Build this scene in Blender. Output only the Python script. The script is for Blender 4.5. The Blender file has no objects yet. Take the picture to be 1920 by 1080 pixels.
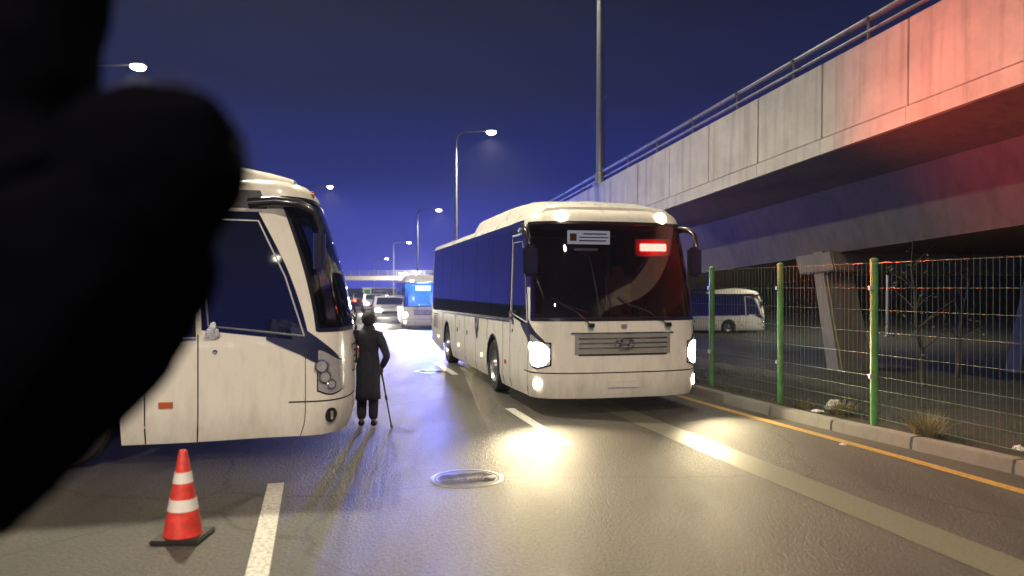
import bpy, bmesh, math, random
from mathutils import Vector, Matrix
R = math.radians
random.seed(7)
S = bpy.context.scene
COL = S.collection

# ------------------------------------------------------------------ camera
CAM_H = 2.0
cd = bpy.data.cameras.new('camera'); cam = bpy.data.objects.new('camera', cd); COL.objects.link(cam)
cam.location = (0, 0, CAM_H); cam.rotation_euler = (R(90), 0, 0)
cd.sensor_width = 36.0; cd.lens = 36.0 * 1400 / 1920
cd.clip_start = 0.05; cd.clip_end = 3000
cd.dof.use_dof = True; cd.dof.focus_distance = 12.0; cd.dof.aperture_fstop = 26.25 / 27.0
S.camera = cam

# ------------------------------------------------------------------ world: night sky, stronger blue towards the horizon
W = bpy.data.worlds.new('World'); S.world = W; W.use_nodes = True
nt = W.node_tree; nt.nodes.clear()
wo = nt.nodes.new('ShaderNodeOutputWorld'); bg = nt.nodes.new('ShaderNodeBackground')
sky = nt.nodes.new('ShaderNodeTexSky'); sky.sky_type = 'NISHITA'; sky.sun_disc = False
sky.sun_elevation = R(-4.5); sky.sun_rotation = R(-15)
tc = nt.nodes.new('ShaderNodeTexCoord'); sx = nt.nodes.new('ShaderNodeSeparateXYZ')
ramp = nt.nodes.new('ShaderNodeValToRGB')
nt.links.new(tc.outputs['Generated'], sx.inputs[0]); nt.links.new(sx.outputs['Z'], ramp.inputs[0])
cr_ = ramp.color_ramp; cr_.interpolation = 'EASE'
cr_.elements[0].position = 0.0; cr_.elements[0].color = (0.048, 0.062, 0.48, 1)
cr_.elements[1].position = 1.0; cr_.elements[1].color = (0.006, 0.008, 0.018, 1)
for p_, c_ in ((0.07, (0.027, 0.038, 0.33)), (0.16, (0.010, 0.017, 0.13)), (0.27, (0.009, 0.013, 0.056)), (0.40, (0.006, 0.008, 0.024))):
    el = cr_.elements.new(p_); el.color = (*c_, 1)
add = nt.nodes.new('ShaderNodeMix'); add.data_type = 'RGBA'; add.blend_type = 'ADD'
add.inputs['Factor'].default_value = 1.0
mul = nt.nodes.new('ShaderNodeVectorMath'); mul.operation = 'SCALE'; mul.inputs['Scale'].default_value = 0.05
nt.links.new(sky.outputs[0], mul.inputs[0])
nt.links.new(ramp.outputs[0], add.inputs['A']); nt.links.new(mul.outputs[0], add.inputs['B'])
nt.links.new(add.outputs['Result'], bg.inputs[0]); bg.inputs[1].default_value = 1.0
nt.links.new(bg.outputs[0], wo.inputs[0])

S.view_settings.view_transform = 'Standard'; S.view_settings.look = 'None'
S.view_settings.exposure = 0.1; S.view_settings.gamma = 1.0
S.render.engine = 'CYCLES'
S.cycles.use_denoising = True
S.cycles.max_bounces = 6; S.cycles.transparent_max_bounces = 12
S.cycles.sample_clamp_indirect = 4.0; S.cycles.sample_clamp_direct = 0.0
S.cycles.caustics_reflective = False; S.cycles.caustics_refractive = False

# ------------------------------------------------------------------ materials
MATS = {}
def pm(name, col, rough=0.5, metal=0.0, var=0.0, vscale=4.0, bump=0.0, bscale=60.0, coat=0.0, emit=None, estr=0.0, spec=0.5, rvar=0.0):
    if name in MATS: return MATS[name]
    m = bpy.data.materials.new(name); m.use_nodes = True; MATS[name] = m
    n = m.node_tree; b = n.nodes['Principled BSDF']
    b.inputs['Base Color'].default_value = (*col, 1); b.inputs['Roughness'].default_value = rough
    b.inputs['Metallic'].default_value = metal; b.inputs['Coat Weight'].default_value = coat
    b.inputs['Coat Roughness'].default_value = 0.05
    b.inputs['Specular IOR Level'].default_value = spec
    t = n.nodes.new('ShaderNodeTexCoord')
    if var > 0 or rvar > 0:
        no = n.nodes.new('ShaderNodeTexNoise'); no.inputs['Scale'].default_value = vscale; no.inputs['Detail'].default_value = 7
        no.inputs['Roughness'].default_value = 0.65
        n.links.new(t.outputs['Object'], no.inputs['Vector'])
        if var > 0:
            r = n.nodes.new('ShaderNodeValToRGB')
            r.color_ramp.elements[0].position = 0.3; r.color_ramp.elements[1].position = 0.7
            r.color_ramp.elements[0].color = (*[c * (1 - var) for c in col], 1)
            r.color_ramp.elements[1].color = (*[min(1, c * (1 + var * 0.6)) for c in col], 1)
            n.links.new(no.outputs['Fac'], r.inputs[0]); n.links.new(r.outputs[0], b.inputs['Base Color'])
        if rvar > 0:
            mr = n.nodes.new('ShaderNodeMapRange'); mr.inputs['To Min'].default_value = max(0.02, rough - rvar); mr.inputs['To Max'].default_value = min(1, rough + rvar)
            mr.inputs['From Min'].default_value = 0.3; mr.inputs['From Max'].default_value = 0.7
            n.links.new(no.outputs['Fac'], mr.inputs[0]); n.links.new(mr.outputs[0], b.inputs['Roughness'])
    if bump > 0:
        nb = n.nodes.new('ShaderNodeTexNoise'); nb.inputs['Scale'].default_value = bscale; nb.inputs['Detail'].default_value = 6
        bp = n.nodes.new('ShaderNodeBump'); bp.inputs['Strength'].default_value = bump; bp.inputs['Distance'].default_value = 0.02
        n.links.new(t.outputs['Object'], nb.inputs['Vector']); n.links.new(nb.outputs['Fac'], bp.inputs['Height']); n.links.new(bp.outputs[0], b.inputs['Normal'])
    if emit:
        b.inputs['Emission Color'].default_value = (*emit, 1); b.inputs['Emission Strength'].default_value = estr
    return m

def asphalt_mat():
    m = bpy.data.materials.new('asphalt'); m.use_nodes = True; n = m.node_tree; b = n.nodes['Principled BSDF']; L = n.links
    t = n.nodes.new('ShaderNodeTexCoord')
    big = n.nodes.new('ShaderNodeTexNoise'); big.inputs['Scale'].default_value = 0.35; big.inputs['Detail'].default_value = 8; big.inputs['Roughness'].default_value = 0.7
    fine = n.nodes.new('ShaderNodeTexNoise'); fine.inputs['Scale'].default_value = 30; fine.inputs['Detail'].default_value = 8; fine.inputs['Roughness'].default_value = 0.8
    vor = n.nodes.new('ShaderNodeTexVoronoi'); vor.inputs['Scale'].default_value = 48
    mpg = n.nodes.new('ShaderNodeMapping'); mpg.inputs['Rotation'].default_value = (0, 0, R(-14.7)); mpg.inputs['Scale'].default_value = (3.2, 0.55, 1)
    L.new(t.outputs['Object'], mpg.inputs[0]); L.new(mpg.outputs[0], big.inputs['Vector'])
    for x in (fine, vor): L.new(t.outputs['Object'], x.inputs['Vector'])
    r1 = n.nodes.new('ShaderNodeValToRGB'); r1.color_ramp.elements[0].position = 0.3; r1.color_ramp.elements[1].position = 0.72
    r1.color_ramp.elements[0].color = (0.026, 0.025, 0.025, 1); r1.color_ramp.elements[1].color = (0.064, 0.059, 0.054, 1)
    r2 = n.nodes.new('ShaderNodeValToRGB'); r2.color_ramp.elements[0].position = 0.35; r2.color_ramp.elements[1].position = 0.75
    r2.color_ramp.elements[0].color = (0.25, 0.25, 0.25, 1); r2.color_ramp.elements[1].color = (2.9, 2.75, 2.4, 1)
    L.new(big.outputs['Fac'], r1.inputs[0]); L.new(fine.outputs['Fac'], r2.inputs[0])
    mx = n.nodes.new('ShaderNodeMix'); mx.data_type = 'RGBA'; mx.blend_type = 'MULTIPLY'; mx.inputs['Factor'].default_value = 0.8
    L.new(r1.outputs[0], mx.inputs['A']); L.new(r2.outputs[0], mx.inputs['B'])
    # cracks
    cv = n.nodes.new('ShaderNodeTexVoronoi'); cv.feature = 'DISTANCE_TO_EDGE'; cv.inputs['Scale'].default_value = 0.33
    wn = n.nodes.new('ShaderNodeTexNoise'); wn.inputs['Scale'].default_value = 1.4; wn.inputs['Detail'].default_value = 5
    ma = n.nodes.new('ShaderNodeMix'); ma.data_type = 'VECTOR'; ma.inputs['Factor'].default_value = 0.35
    L.new(t.outputs['Object'], wn.inputs['Vector']); L.new(t.outputs['Object'], ma.inputs['A']); L.new(wn.outputs['Color'], ma.inputs['B']); L.new(ma.outputs['Result'], cv.inputs['Vector'])
    rc = n.nodes.new('ShaderNodeValToRGB'); rc.color_ramp.elements[0].position = 0.0; rc.color_ramp.elements[1].position = 0.008
    rc.color_ramp.elements[0].color = (0.35, 0.35, 0.35, 1); rc.color_ramp.elements[1].color = (1, 1, 1, 1)
    L.new(cv.outputs['Distance'], rc.inputs[0])
    mc = n.nodes.new('ShaderNodeMix'); mc.data_type = 'RGBA'; mc.blend_type = 'MULTIPLY'; mc.inputs['Factor'].default_value = 0.8
    L.new(mx.outputs['Result'], mc.inputs['A']); L.new(rc.outputs[0], mc.inputs['B'])
    L.new(mc.outputs['Result'], b.inputs['Base Color'])
    mr = n.nodes.new('ShaderNodeMapRange'); mr.inputs['From Min'].default_value = 0.3; mr.inputs['From Max'].default_value = 0.7
    mr.inputs['To Min'].default_value = 0.46; mr.inputs['To Max'].default_value = 0.70; b.inputs['Specular IOR Level'].default_value = 0.35
    L.new(big.outputs['Fac'], mr.inputs[0]); L.new(mr.outputs[0], b.inputs['Roughness'])
    b1 = n.nodes.new('ShaderNodeBump'); b1.inputs['Strength'].default_value = 0.35; b1.inputs['Distance'].default_value = 0.02
    L.new(vor.outputs['Distance'], b1.inputs['Height'])
    b2 = n.nodes.new('ShaderNodeBump'); b2.inputs['Strength'].default_value = 0.45; b2.inputs['Distance'].default_value = 0.02
    L.new(fine.outputs['Fac'], b2.inputs['Height']); L.new(b1.outputs[0], b2.inputs['Normal']); L.new(b2.outputs[0], b.inputs['Normal'])
    return m

def worn_paint(name, col, wear=0.45):
    m = bpy.data.materials.new(name); m.use_nodes = True; n = m.node_tree; b = n.nodes['Principled BSDF']; L = n.links
    t = n.nodes.new('ShaderNodeTexCoord')
    a = n.nodes.new('ShaderNodeTexNoise'); a.inputs['Scale'].default_value = 28; a.inputs['Detail'].default_value = 8; a.inputs['Roughness'].default_value = 0.8
    L.new(t.outputs['Object'], a.inputs['Vector'])
    r = n.nodes.new('ShaderNodeValToRGB'); r.color_ramp.elements[0].position = wear - 0.1; r.color_ramp.elements[1].position = wear + 0.05
    r.color_ramp.elements[0].color = (*[c * 0.35 for c in col], 1); r.color_ramp.elements[1].color = (*col, 1)
    L.new(a.outputs['Fac'], r.inputs[0]); L.new(r.outputs[0], b.inputs['Base Color']); b.inputs['Roughness'].default_value = 0.5
    bp = n.nodes.new('ShaderNodeBump'); bp.inputs['Strength'].default_value = 0.4; bp.inputs['Distance'].default_value = 0.01
    L.new(a.outputs['Fac'], bp.inputs['Height']); L.new(bp.outputs[0], b.inputs['Normal'])
    return m

def concrete_mat(name, col, streak=True):
    m = bpy.data.materials.new(name); m.use_nodes = True; n = m.node_tree; b = n.nodes['Principled BSDF']; L = n.links
    t = n.nodes.new('ShaderNodeTexCoord')
    a = n.nodes.new('ShaderNodeTexNoise'); a.inputs['Scale'].default_value = 1.3; a.inputs['Detail'].default_value = 9; a.inputs['Roughness'].default_value = 0.7
    mp = n.nodes.new('ShaderNodeMapping'); mp.inputs['Scale'].default_value = (5, 5, 0.35)
    s = n.nodes.new('ShaderNodeTexNoise'); s.inputs['Scale'].default_value = 1.0; s.inputs['Detail'].default_value = 6
    geo = n.nodes.new('ShaderNodeNewGeometry')
    L.new(geo.outputs['Position'], a.inputs['Vector']); L.new(geo.outputs['Position'], mp.inputs[0]); L.new(mp.outputs[0], s.inputs['Vector'])
    r = n.nodes.new('ShaderNodeValToRGB'); r.color_ramp.elements[0].position = 0.3; r.color_ramp.elements[1].position = 0.7
    r.color_ramp.elements[0].color = (*[c * 0.78 for c in col], 1); r.color_ramp.elements[1].color = (*[c * 1.1 for c in col], 1)
    L.new(a.outputs['Fac'], r.inputs[0])
    r2 = n.nodes.new('ShaderNodeValToRGB'); r2.color_ramp.elements[0].position = 0.34; r2.color_ramp.elements[1].position = 0.52
    r2.color_ramp.elements[0].color = (0.55, 0.52, 0.46, 1); r2.color_ramp.elements[1].color = (1, 1, 1, 1)
    L.new(s.outputs['Fac'], r2.inputs[0])
    mx = n.nodes.new('ShaderNodeMix'); mx.data_type = 'RGBA'; mx.blend_type = 'MULTIPLY'; mx.inputs['Factor'].default_value = 0.45 if streak else 0.2
    L.new(r.outputs[0], mx.inputs['A']); L.new(r2.outputs[0], mx.inputs['B']); L.new(mx.outputs['Result'], b.inputs['Base Color'])
    b.inputs['Roughness'].default_value = 0.85
    f = n.nodes.new('ShaderNodeTexNoise'); f.inputs['Scale'].default_value = 25; f.inputs['Detail'].default_value = 6
    L.new(geo.outputs['Position'], f.inputs['Vector'])
    bp = n.nodes.new('ShaderNodeBump'); bp.inputs['Strength'].default_value = 0.3; bp.inputs['Distance'].default_value = 0.01
    L.new(f.outputs['Fac'], bp.inputs['Height']); L.new(bp.outputs[0], b.inputs['Normal'])
    return m

def glass_mat(name, tint, gloss=0.10):
    m = bpy.data.materials.new(name); m.use_nodes = True; n = m.node_tree; n.nodes.clear(); L = n.links
    o = n.nodes.new('ShaderNodeOutputMaterial'); tr = n.nodes.new('ShaderNodeBsdfTransparent'); gl = n.nodes.new('ShaderNodeBsdfGlossy')
    tr.inputs[0].default_value = (*tint, 1); gl.inputs['Roughness'].default_value = 0.015
    fr = n.nodes.new('ShaderNodeFresnel'); fr.inputs[0].default_value = 1.5
    ad = n.nodes.new('ShaderNodeMath'); ad.operation = 'ADD'; ad.inputs[1].default_value = gloss; ad.use_clamp = True
    mx = n.nodes.new('ShaderNodeMixShader')
    L.new(fr.outputs[0], ad.inputs[0]); L.new(ad.outputs[0], mx.inputs[0]); L.new(tr.outputs[0], mx.inputs[1]); L.new(gl.outputs[0], mx.inputs[2]); L.new(mx.outputs[0], o.inputs[0])
    return m

def coach_paint():
    m = bpy.data.materials.new('coach_paint'); m.use_nodes = True; n = m.node_tree; b = n.nodes['Principled BSDF']; L = n.links
    t = n.nodes.new('ShaderNodeTexCoord'); sp = n.nodes.new('ShaderNodeSeparateXYZ'); L.new(t.outputs['Object'], sp.inputs[0])
    mp = n.nodes.new('ShaderNodeMapping'); mp.inputs['Scale'].default_value = (2.2, 2.2, 0.7); L.new(t.outputs['Object'], mp.inputs[0])
    a = n.nodes.new('ShaderNodeTexNoise'); a.inputs['Scale'].default_value = 2.2; a.inputs['Detail'].default_value = 9; a.inputs['Roughness'].default_value = 0.7; L.new(mp.outputs[0], a.inputs['Vector'])
    g_ = n.nodes.new('ShaderNodeMapRange'); g_.inputs['From Min'].default_value = 1.0; g_.inputs['From Max'].default_value = 0.25; g_.inputs['To Min'].default_value = 0.0; g_.inputs['To Max'].default_value = 0.22; L.new(sp.outputs['Z'], g_.inputs[0])
    ad = n.nodes.new('ShaderNodeMath'); ad.operation = 'ADD'; L.new(a.outputs['Fac'], ad.inputs[0]); L.new(g_.outputs[0], ad.inputs[1])
    r = n.nodes.new('ShaderNodeValToRGB'); r.color_ramp.elements[0].position = 0.52; r.color_ramp.elements[1].position = 0.95
    r.color_ramp.elements[0].color = (0.76, 0.73, 0.66, 1); r.color_ramp.elements[1].color = (0.52, 0.48, 0.41, 1)
    L.new(ad.outputs[0], r.inputs[0]); L.new(r.outputs[0], b.inputs['Base Color'])
    rr = n.nodes.new('ShaderNodeMapRange'); rr.inputs['From Min'].default_value = 0.35; rr.inputs['From Max'].default_value = 0.8; rr.inputs['To Min'].default_value = 0.22; rr.inputs['To Max'].default_value = 0.55
    L.new(ad.outputs[0], rr.inputs[0]); L.new(rr.outputs[0], b.inputs['Roughness'])
    b.inputs['Coat Weight'].default_value = 0.4; b.inputs['Coat Roughness'].default_value = 0.06
    return m

def emis(name, col, s):
    if name in MATS: return MATS[name]
    m = bpy.data.materials.new(name); m.use_nodes = True; n = m.node_tree; n.nodes.clear(); MATS[name] = m
    o = n.nodes.new('ShaderNodeOutputMaterial'); e = n.nodes.new('ShaderNodeEmission'); e.inputs[0].default_value = (*col, 1); e.inputs[1].default_value = s
    n.links.new(e.outputs[0], o.inputs[0]); return m

M_ASPH = asphalt_mat()
M_WHITE = worn_paint('white_road_paint', (0.55, 0.53, 0.47), 0.50)
M_YEL = worn_paint('yellow_road_paint', (0.42, 0.25, 0.06), 0.50)
M_GRN = worn_paint('green_guide_paint', (0.115, 0.112, 0.078), 0.44)
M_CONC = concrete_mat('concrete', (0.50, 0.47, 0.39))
M_CONCD = concrete_mat('shaded_concrete', (0.085, 0.076, 0.066))  # darkened copy of the concrete, under-deck shade put into its colour
M_PIER = concrete_mat('pier_concrete_shaded', (0.20, 0.185, 0.15))  # pier concrete darkened as well, carrying the shade below the deck
M_KERB = concrete_mat('kerb_concrete', (0.16, 0.15, 0.13), False)
M_PAINT = coach_paint()
M_BLACK = pm('black_trim', (0.012, 0.012, 0.014), 0.25, var=0.2, coat=0.4)
M_SEAM = pm('seam_rubber', (0.006, 0.006, 0.006), 0.7, var=0.1)
M_SIDEGL = pm('side_glass', (0.006, 0.007, 0.010), 0.03, var=0.1, spec=0.9, bump=0.05, bscale=1.1)
M_GLASS = glass_mat('windscreen_glass', (0.34, 0.34, 0.38), 0.05)
M_DGLASS = glass_mat('door_glass', (0.30, 0.30, 0.36), 0.06)
M_RUB = pm('tyre_rubber', (0.018, 0.018, 0.018), 0.75, var=0.3, bump=0.2)
M_RIM = pm('rim_steel', (0.45, 0.45, 0.46), 0.35, 0.8, var=0.2)
M_CHROME = pm('chrome', (0.75, 0.75, 0.76), 0.12, 1.0, var=0.05)
M_SILVER = pm('silver_grille', (0.42, 0.40, 0.37), 0.32, 0.5, var=0.12)
M_INT = pm('interior_plastic', (0.12, 0.105, 0.115), 0.7, var=0.25)
M_SEAT = pm('seat_fabric', (0.09, 0.05, 0.08), 0.9, var=0.3)
M_REDPL = pm('red_halo_panel', (0.6, 0.02, 0.02), 0.4, var=0.1)  # red that stands in for the glow around the light bar
M_NAVY = pm('navy_swoosh', (0.020, 0.022, 0.055), 0.25, var=0.1, coat=0.4)
M_AMBER = pm('amber_lens', (0.45, 0.09, 0.02), 0.25, var=0.1)
M_LENS = pm('clear_lens_off', (0.55, 0.55, 0.58), 0.16, 0.45, var=0.3, vscale=25)
M_HEAD = emis('headlight_glow', (1.0, 0.93, 0.78), 40)
M_FOG = emis('fog_glow', (1.0, 0.86, 0.58), 22)
M_MARK = emis('marker_glow', (1.0, 0.86, 0.62), 6)
M_REDLED = emis('red_led', (1.0, 0.17, 0.12), 14)
M_BLUELED = emis('blue_led', (0.10, 0.42, 1.0), 60)
M_SIDEM = emis('side_marker_glow', (1.0, 0.62, 0.25), 5)
M_BOARD = emis('destination_board', (0.62, 0.62, 0.66), 0.9)
M_BOARDT = pm('board_print', (0.16, 0.15, 0.20), 0.6, var=0.1)
M_BOARDO = pm('board_orange', (0.55, 0.22, 0.08), 0.6, var=0.1)
M_GALV = pm('galvanised_steel', (0.42, 0.43, 0.44), 0.45, 0.55, var=0.18, vscale=3)
M_RAIL = pm('weathered_rail_steel', (0.16, 0.15, 0.145), 0.55, 0.4, var=0.4, vscale=4)
M_LAMP = emis('street_lamp_glow', (1.0, 0.95, 0.74), 45)
M_LAMPB = pm('lamp_housing', (0.20, 0.20, 0.21), 0.5, 0.3, var=0.1)
M_POST = pm('green_post_paint', (0.075, 0.21, 0.055), 0.42, var=0.35, vscale=6)
M_WIRE = pm('green_wire', (0.10, 0.17, 0.12), 0.4, 0.2, var=0.1)
M_CONE = pm('cone_orange', (0.62, 0.04, 0.025), 0.55, var=0.45, vscale=11, emit=(0.75, 0.045, 0.03), estr=0.0)
M_BAND = pm('reflective_band', (0.70, 0.66, 0.62), 0.35, var=0.12, vscale=14)
M_IRON = pm('cast_iron', (0.13, 0.125, 0.125), 0.38, 0.7, var=0.25, vscale=12)
M_IRONR = pm('iron_ring', (0.13, 0.13, 0.13), 0.5, 0.5, var=0.4, vscale=9)
M_SOIL = pm('verge_soil', (0.030, 0.027, 0.019), 0.95, var=0.5, vscale=2.2, bump=0.8, bscale=9)
M_GROUND = pm('waste_ground', (0.026, 0.025, 0.021), 0.95, var=0.4, vscale=0.8, bump=0.6, bscale=5)
M_GRASS = pm('dry_grass', (0.20, 0.17, 0.075), 0.8, var=0.3, vscale=9)
M_GRASSG = pm('green_grass', (0.06, 0.085, 0.03), 0.8, var=0.3, vscale=9)
M_LITTER = pm('white_plastic_litter', (0.65, 0.63, 0.60), 0.35, var=0.15, vscale=20)
M_COAT = pm('dark_coat_cloth', (0.022, 0.022, 0.034), 0.9, var=0.3, vscale=8, bump=0.4, bscale=30)
M_TROU = pm('trouser_cloth', (0.025, 0.025, 0.034), 0.9, var=0.2, vscale=8)
M_HAIR = pm('black_hair', (0.010, 0.009, 0.009), 0.6, var=0.3, vscale=40, bump=0.6, bscale=120)
M_SKIN = pm('skin', (0.42, 0.25, 0.18), 0.55, var=0.1)
M_PARKA = pm('black_parka', (0.0018, 0.0018, 0.003), 0.95, spec=0.0, var=0.3, vscale=6, bump=0.4, bscale=14)
M_BARK = pm('bark', (0.05, 0.04, 0.03), 0.9, var=0.4, vscale=10, bump=0.6, bscale=20)
M_LEAF = pm('leaf', (0.045, 0.065, 0.028), 0.7, var=0.4, vscale=3)

# ------------------------------------------------------------------ mesh helpers
class MB:
    def __init__(s): s.v = []; s.f = []
    def add(s, vs, fs):
        o = len(s.v); s.v += [tuple(p) for p in vs]; s.f += [tuple(i + o for i in f) for f in fs]
    def box(s, c, d, rot=None):
        x, y, z = [k / 2 for k in d]
        vs = [Vector((a * x, b * y, e * z)) for a in (-1, 1) for b in (-1, 1) for e in (-1, 1)]
        if rot is not None: vs = [rot @ p for p in vs]
        s.add([p + Vector(c) for p in vs], [(0, 1, 3, 2), (4, 6, 7, 5), (0, 4, 5, 1), (2, 3, 7, 6), (0, 2, 6, 4), (1, 5, 7, 3)])
    def prism(s, a, b, ra, rb=None, n=10, cap=True):
        rb = ra if rb is None else rb
        a = Vector(a); b = Vector(b); d = (b - a).normalized()
        u = d.orthogonal().normalized(); w = d.cross(u)
        vs = []
        for c, r in ((a, ra), (b, rb)):
            for i in range(n):
                t = 2 * math.pi * i / n; vs.append(c + u * r * math.cos(t) + w * r * math.sin(t))
        fs = [(i, (i + 1) % n, n + (i + 1) % n, n + i) for i in range(n)]
        if cap: fs += [tuple(range(n))[::-1], tuple(range(n, 2 * n))]
        s.add(vs, fs)
    def tube(s, pts, rs, n=8):
        pts = [Vector(p) for p in pts]
        if not hasattr(rs, '__len__'): rs = [rs] * len(pts)
        vs = []; prev = None
        for i, p in enumerate(pts):
            d = (pts[min(i + 1, len(pts) - 1)] - pts[max(i - 1, 0)]).normalized()
            if prev is None: u = d.orthogonal().normalized()
            else: u = (prev - d * prev.dot(d)).normalized()
            prev = u; w = d.cross(u)
            for k in range(n):
                t = 2 * math.pi * k / n; vs.append(p + (u * math.cos(t) + w * math.sin(t)) * rs[i])
        fs = []
        for i in range(len(pts) - 1):
            for k in range(n): fs.append((i * n + k, i * n + (k + 1) % n, (i + 1) * n + (k + 1) % n, (i + 1) * n + k))
        fs += [tuple(range(n))[::-1], tuple(range((len(pts) - 1) * n, len(pts) * n))]
        s.add(vs, fs)
    def lathe(s, prof, axis='z', n=24, c=(0, 0, 0), cap=False):
        vs = []
        for (r, h) in prof:
            for k in range(n):
                t = 2 * math.pi * k / n; a, b = r * math.cos(t), r * math.sin(t)
                p = (a, b, h) if axis == 'z' else ((a, h, b) if axis == 'y' else (h, a, b))
                vs.append(Vector(p) + Vector(c))
        fs = []
        for i in range(len(prof) - 1):
            for k in range(n): fs.append((i * n + k, i * n + (k + 1) % n, (i + 1) * n + (k + 1) % n, (i + 1) * n + k))
        if cap: fs += [tuple(range(n))[::-1], tuple(range((len(prof) - 1) * n, len(prof) * n))]
        s.add(vs, fs)
    def poly(s, pts, d):
        """extrude polygon pts (3-D) by vector d"""
        n = len(pts); d = Vector(d)
        vs = [Vector(p) for p in pts] + [Vector(p) + d for p in pts]
        s.add(vs, [tuple(range(n))[::-1], tuple(range(n, 2 * n))] + [(i, (i + 1) % n, n + (i + 1) % n, n + i) for i in range(n)])
    def build(s, name, mat, parent=None, smooth=False, bevel=0.0, kind=None, autosmooth=True):
        me = bpy.data.meshes.new(name); me.from_pydata(s.v, [], s.f); me.update()
        bm = bmesh.new(); bm.from_mesh(me); bmesh.ops.recalc_face_normals(bm, faces=bm.faces)
        if bevel > 0: bmesh.ops.bevel(bm, geom=[e for e in bm.edges if e.is_manifold and e.calc_face_angle(0) > 0.5], offset=bevel, segments=2, affect='EDGES', clamp_overlap=True)
        bm.to_mesh(me); bm.free()
        if smooth:
            me.polygons.foreach_set('use_smooth', [True] * len(me.polygons))
            if autosmooth: me.set_sharp_from_angle(angle=R(38))
        me.materials.append(mat)
        o = bpy.data.objects.new(name, me); COL.objects.link(o)
        if parent: o.parent = parent
        if kind: o['kind'] = kind
        return o

def tag(o, label, cat, group=None, kind=None):
    o['label'] = label; o['category'] = cat
    if group: o['group'] = group
    if kind: o['kind'] = kind
    return o
def empty(name, loc=(0, 0, 0), rz=0):
    o = bpy.data.objects.new(name, None); COL.objects.link(o); o.location = loc; o.rotation_euler = (0, 0, rz); return o
def structure(o): o['kind'] = 'structure'; return o
def copy_tree(o, parent=None):
    c = o.copy(); COL.objects.link(c); c.parent = parent
    for ch in o.children: copy_tree(ch, c)
    return c
def lamp(name, kind, loc, energy, color, parent=None, size=0.2, spot=None, blend=0.5, aim=None):
    l = bpy.data.lights.new(name, kind); l.energy = energy; l.color = color
    if kind in ('POINT', 'SPOT'): l.shadow_soft_size = size
    if kind == 'SPOT': l.spot_size = R(spot); l.spot_blend = blend
    o = bpy.data.objects.new(name, l); COL.objects.link(o); o.location = loc
    if aim is not None: o.rotation_euler = Vector(aim).to_track_quat('-Z', 'Y').to_euler()
    if parent: o.parent = parent
    return o

# ------------------------------------------------------------------ road frame (t along the road, l to its right)
UX, UY = -0.2534, 0.9674
def road_xy(l, t): return (l * UY + t * UX, -l * UX + t * UY)
# beyond t = 30 the road bends gently to the right
def bend(t): return 0.0 if t < 25 else 0.00085 * (t - 25) ** 2
def rxy(l, t):
    return road_xy(l + min(bend(t), 40), t)
def sm(x): x = max(0, min(1, x)); return x * x * (3 - 2 * x)
def kerb_l(t): return 6.82 + 0.48 * sm((11.5 - t) / 6.5)
def yel_l(t): return 6.50 + 0.20 * sm((12 - t) / 6)

def strip(name, la, lb, t0, t1, z, mat, parent=None, step=1.0, kind=None):
    b = MB(); n = max(1, int((t1 - t0) / step)); vs = []
    for i in range(n + 1):
        t = t0 + (t1 - t0) * i / n
        for l in (la(t) if callable(la) else la, lb(t) if callable(lb) else lb):
            x, y = rxy(l, t); vs.append((x, y, z))
    b.add(vs, [(2 * i, 2 * i + 1, 2 * i + 3, 2 * i + 2) for i in range(n)])
    return b.build(name, mat, parent, kind=kind)

g = MB(); g.add([(-1500, -300, -0.012), (1500, -300, -0.012), (1500, 2500, -0.012), (-1500, 2500, -0.012)], [(0, 1, 2, 3)])
ground = structure(g.build('ground', M_GROUND))
road = structure(strip('road', -16.0, lambda t: kerb_l(t) + 0.01, -120, 320, 0.0, M_ASPH, step=2))
# painted markings
strip('yellow_edge_line', lambda t: yel_l(t) - 0.075, lambda t: yel_l(t) + 0.075, -6, 200, 0.004, M_YEL, road)
strip('green_guide_line', 4.54, 5.0, -3, 90, 0.004, M_GRN, road)
for (lc, ph) in ((3.10, 9.0), (-0.40, 5.0), (-3.9, 7.0)):
    for k in range(-1, 14):
        t0 = ph + k * 8
        if lc == -0.40 and k == 1: pass
        strip('lane_dash', lc - 0.08, lc + 0.08, t0, t0 + 3.0, 0.004, M_WHITE, road, step=1)
# manhole covers
def manhole(x, y, r, label, rz):
    o = empty('manhole_cover', (x, y, 0), rz)
    b = MB(); b.lathe([(r, -0.01), (r, 0.002), (r - 0.006, 0.005), (r - 0.04, 0.005), (r - 0.045, 0.0), (r - 0.045, -0.01)], n=48); b.build('frame', M_IRONR, o, True)
    b = MB(); b.lathe([(r - 0.06, -0.01), (r - 0.06, 0.003), (0.001, 0.003)], n=40); b.build('plate', M_IRON, o)
    # raised arcs: three fans of ridges like the cast pattern
    for (cx, cy) in ((-0.17, 0.0), (0.17, 0.0), (0.0, 0.0)):
        b = MB()
        for k in range(5):
            rr = 0.035 + k * 0.036; n = 18; ring = []
            for i in range(n + 1):
                a = math.pi * (0.15 + 1.7 * i / n) + (0 if cx > 0 else math.pi)
                px, py = cx + rr * math.cos(a), cy + rr * math.sin(a)
                if math.hypot(px, py) < r - 0.075: ring.append((px, py))
                else:
                    if len(ring) > 2: b.tube([(p[0], p[1], 0.004) for p in ring], 0.0065, 4)
                    ring = []
            if len(ring) > 2: b.tube([(p[0], p[1], 0.004) for p in ring], 0.0065, 4)
        b.build('cast_ridges', M_IRONR, o, kind='stuff')
    return tag(o, label, 'manhole cover', 'manhole covers in the road')
manhole(-0.476, 7.84, 0.385, 'round iron manhole cover with swirl relief, nearest in the middle of the road', 0.3)
manhole(-1.95, 17.9, 0.40, 'far round manhole cover beside the rear wheel of the moving coach', 0.0)

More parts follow.
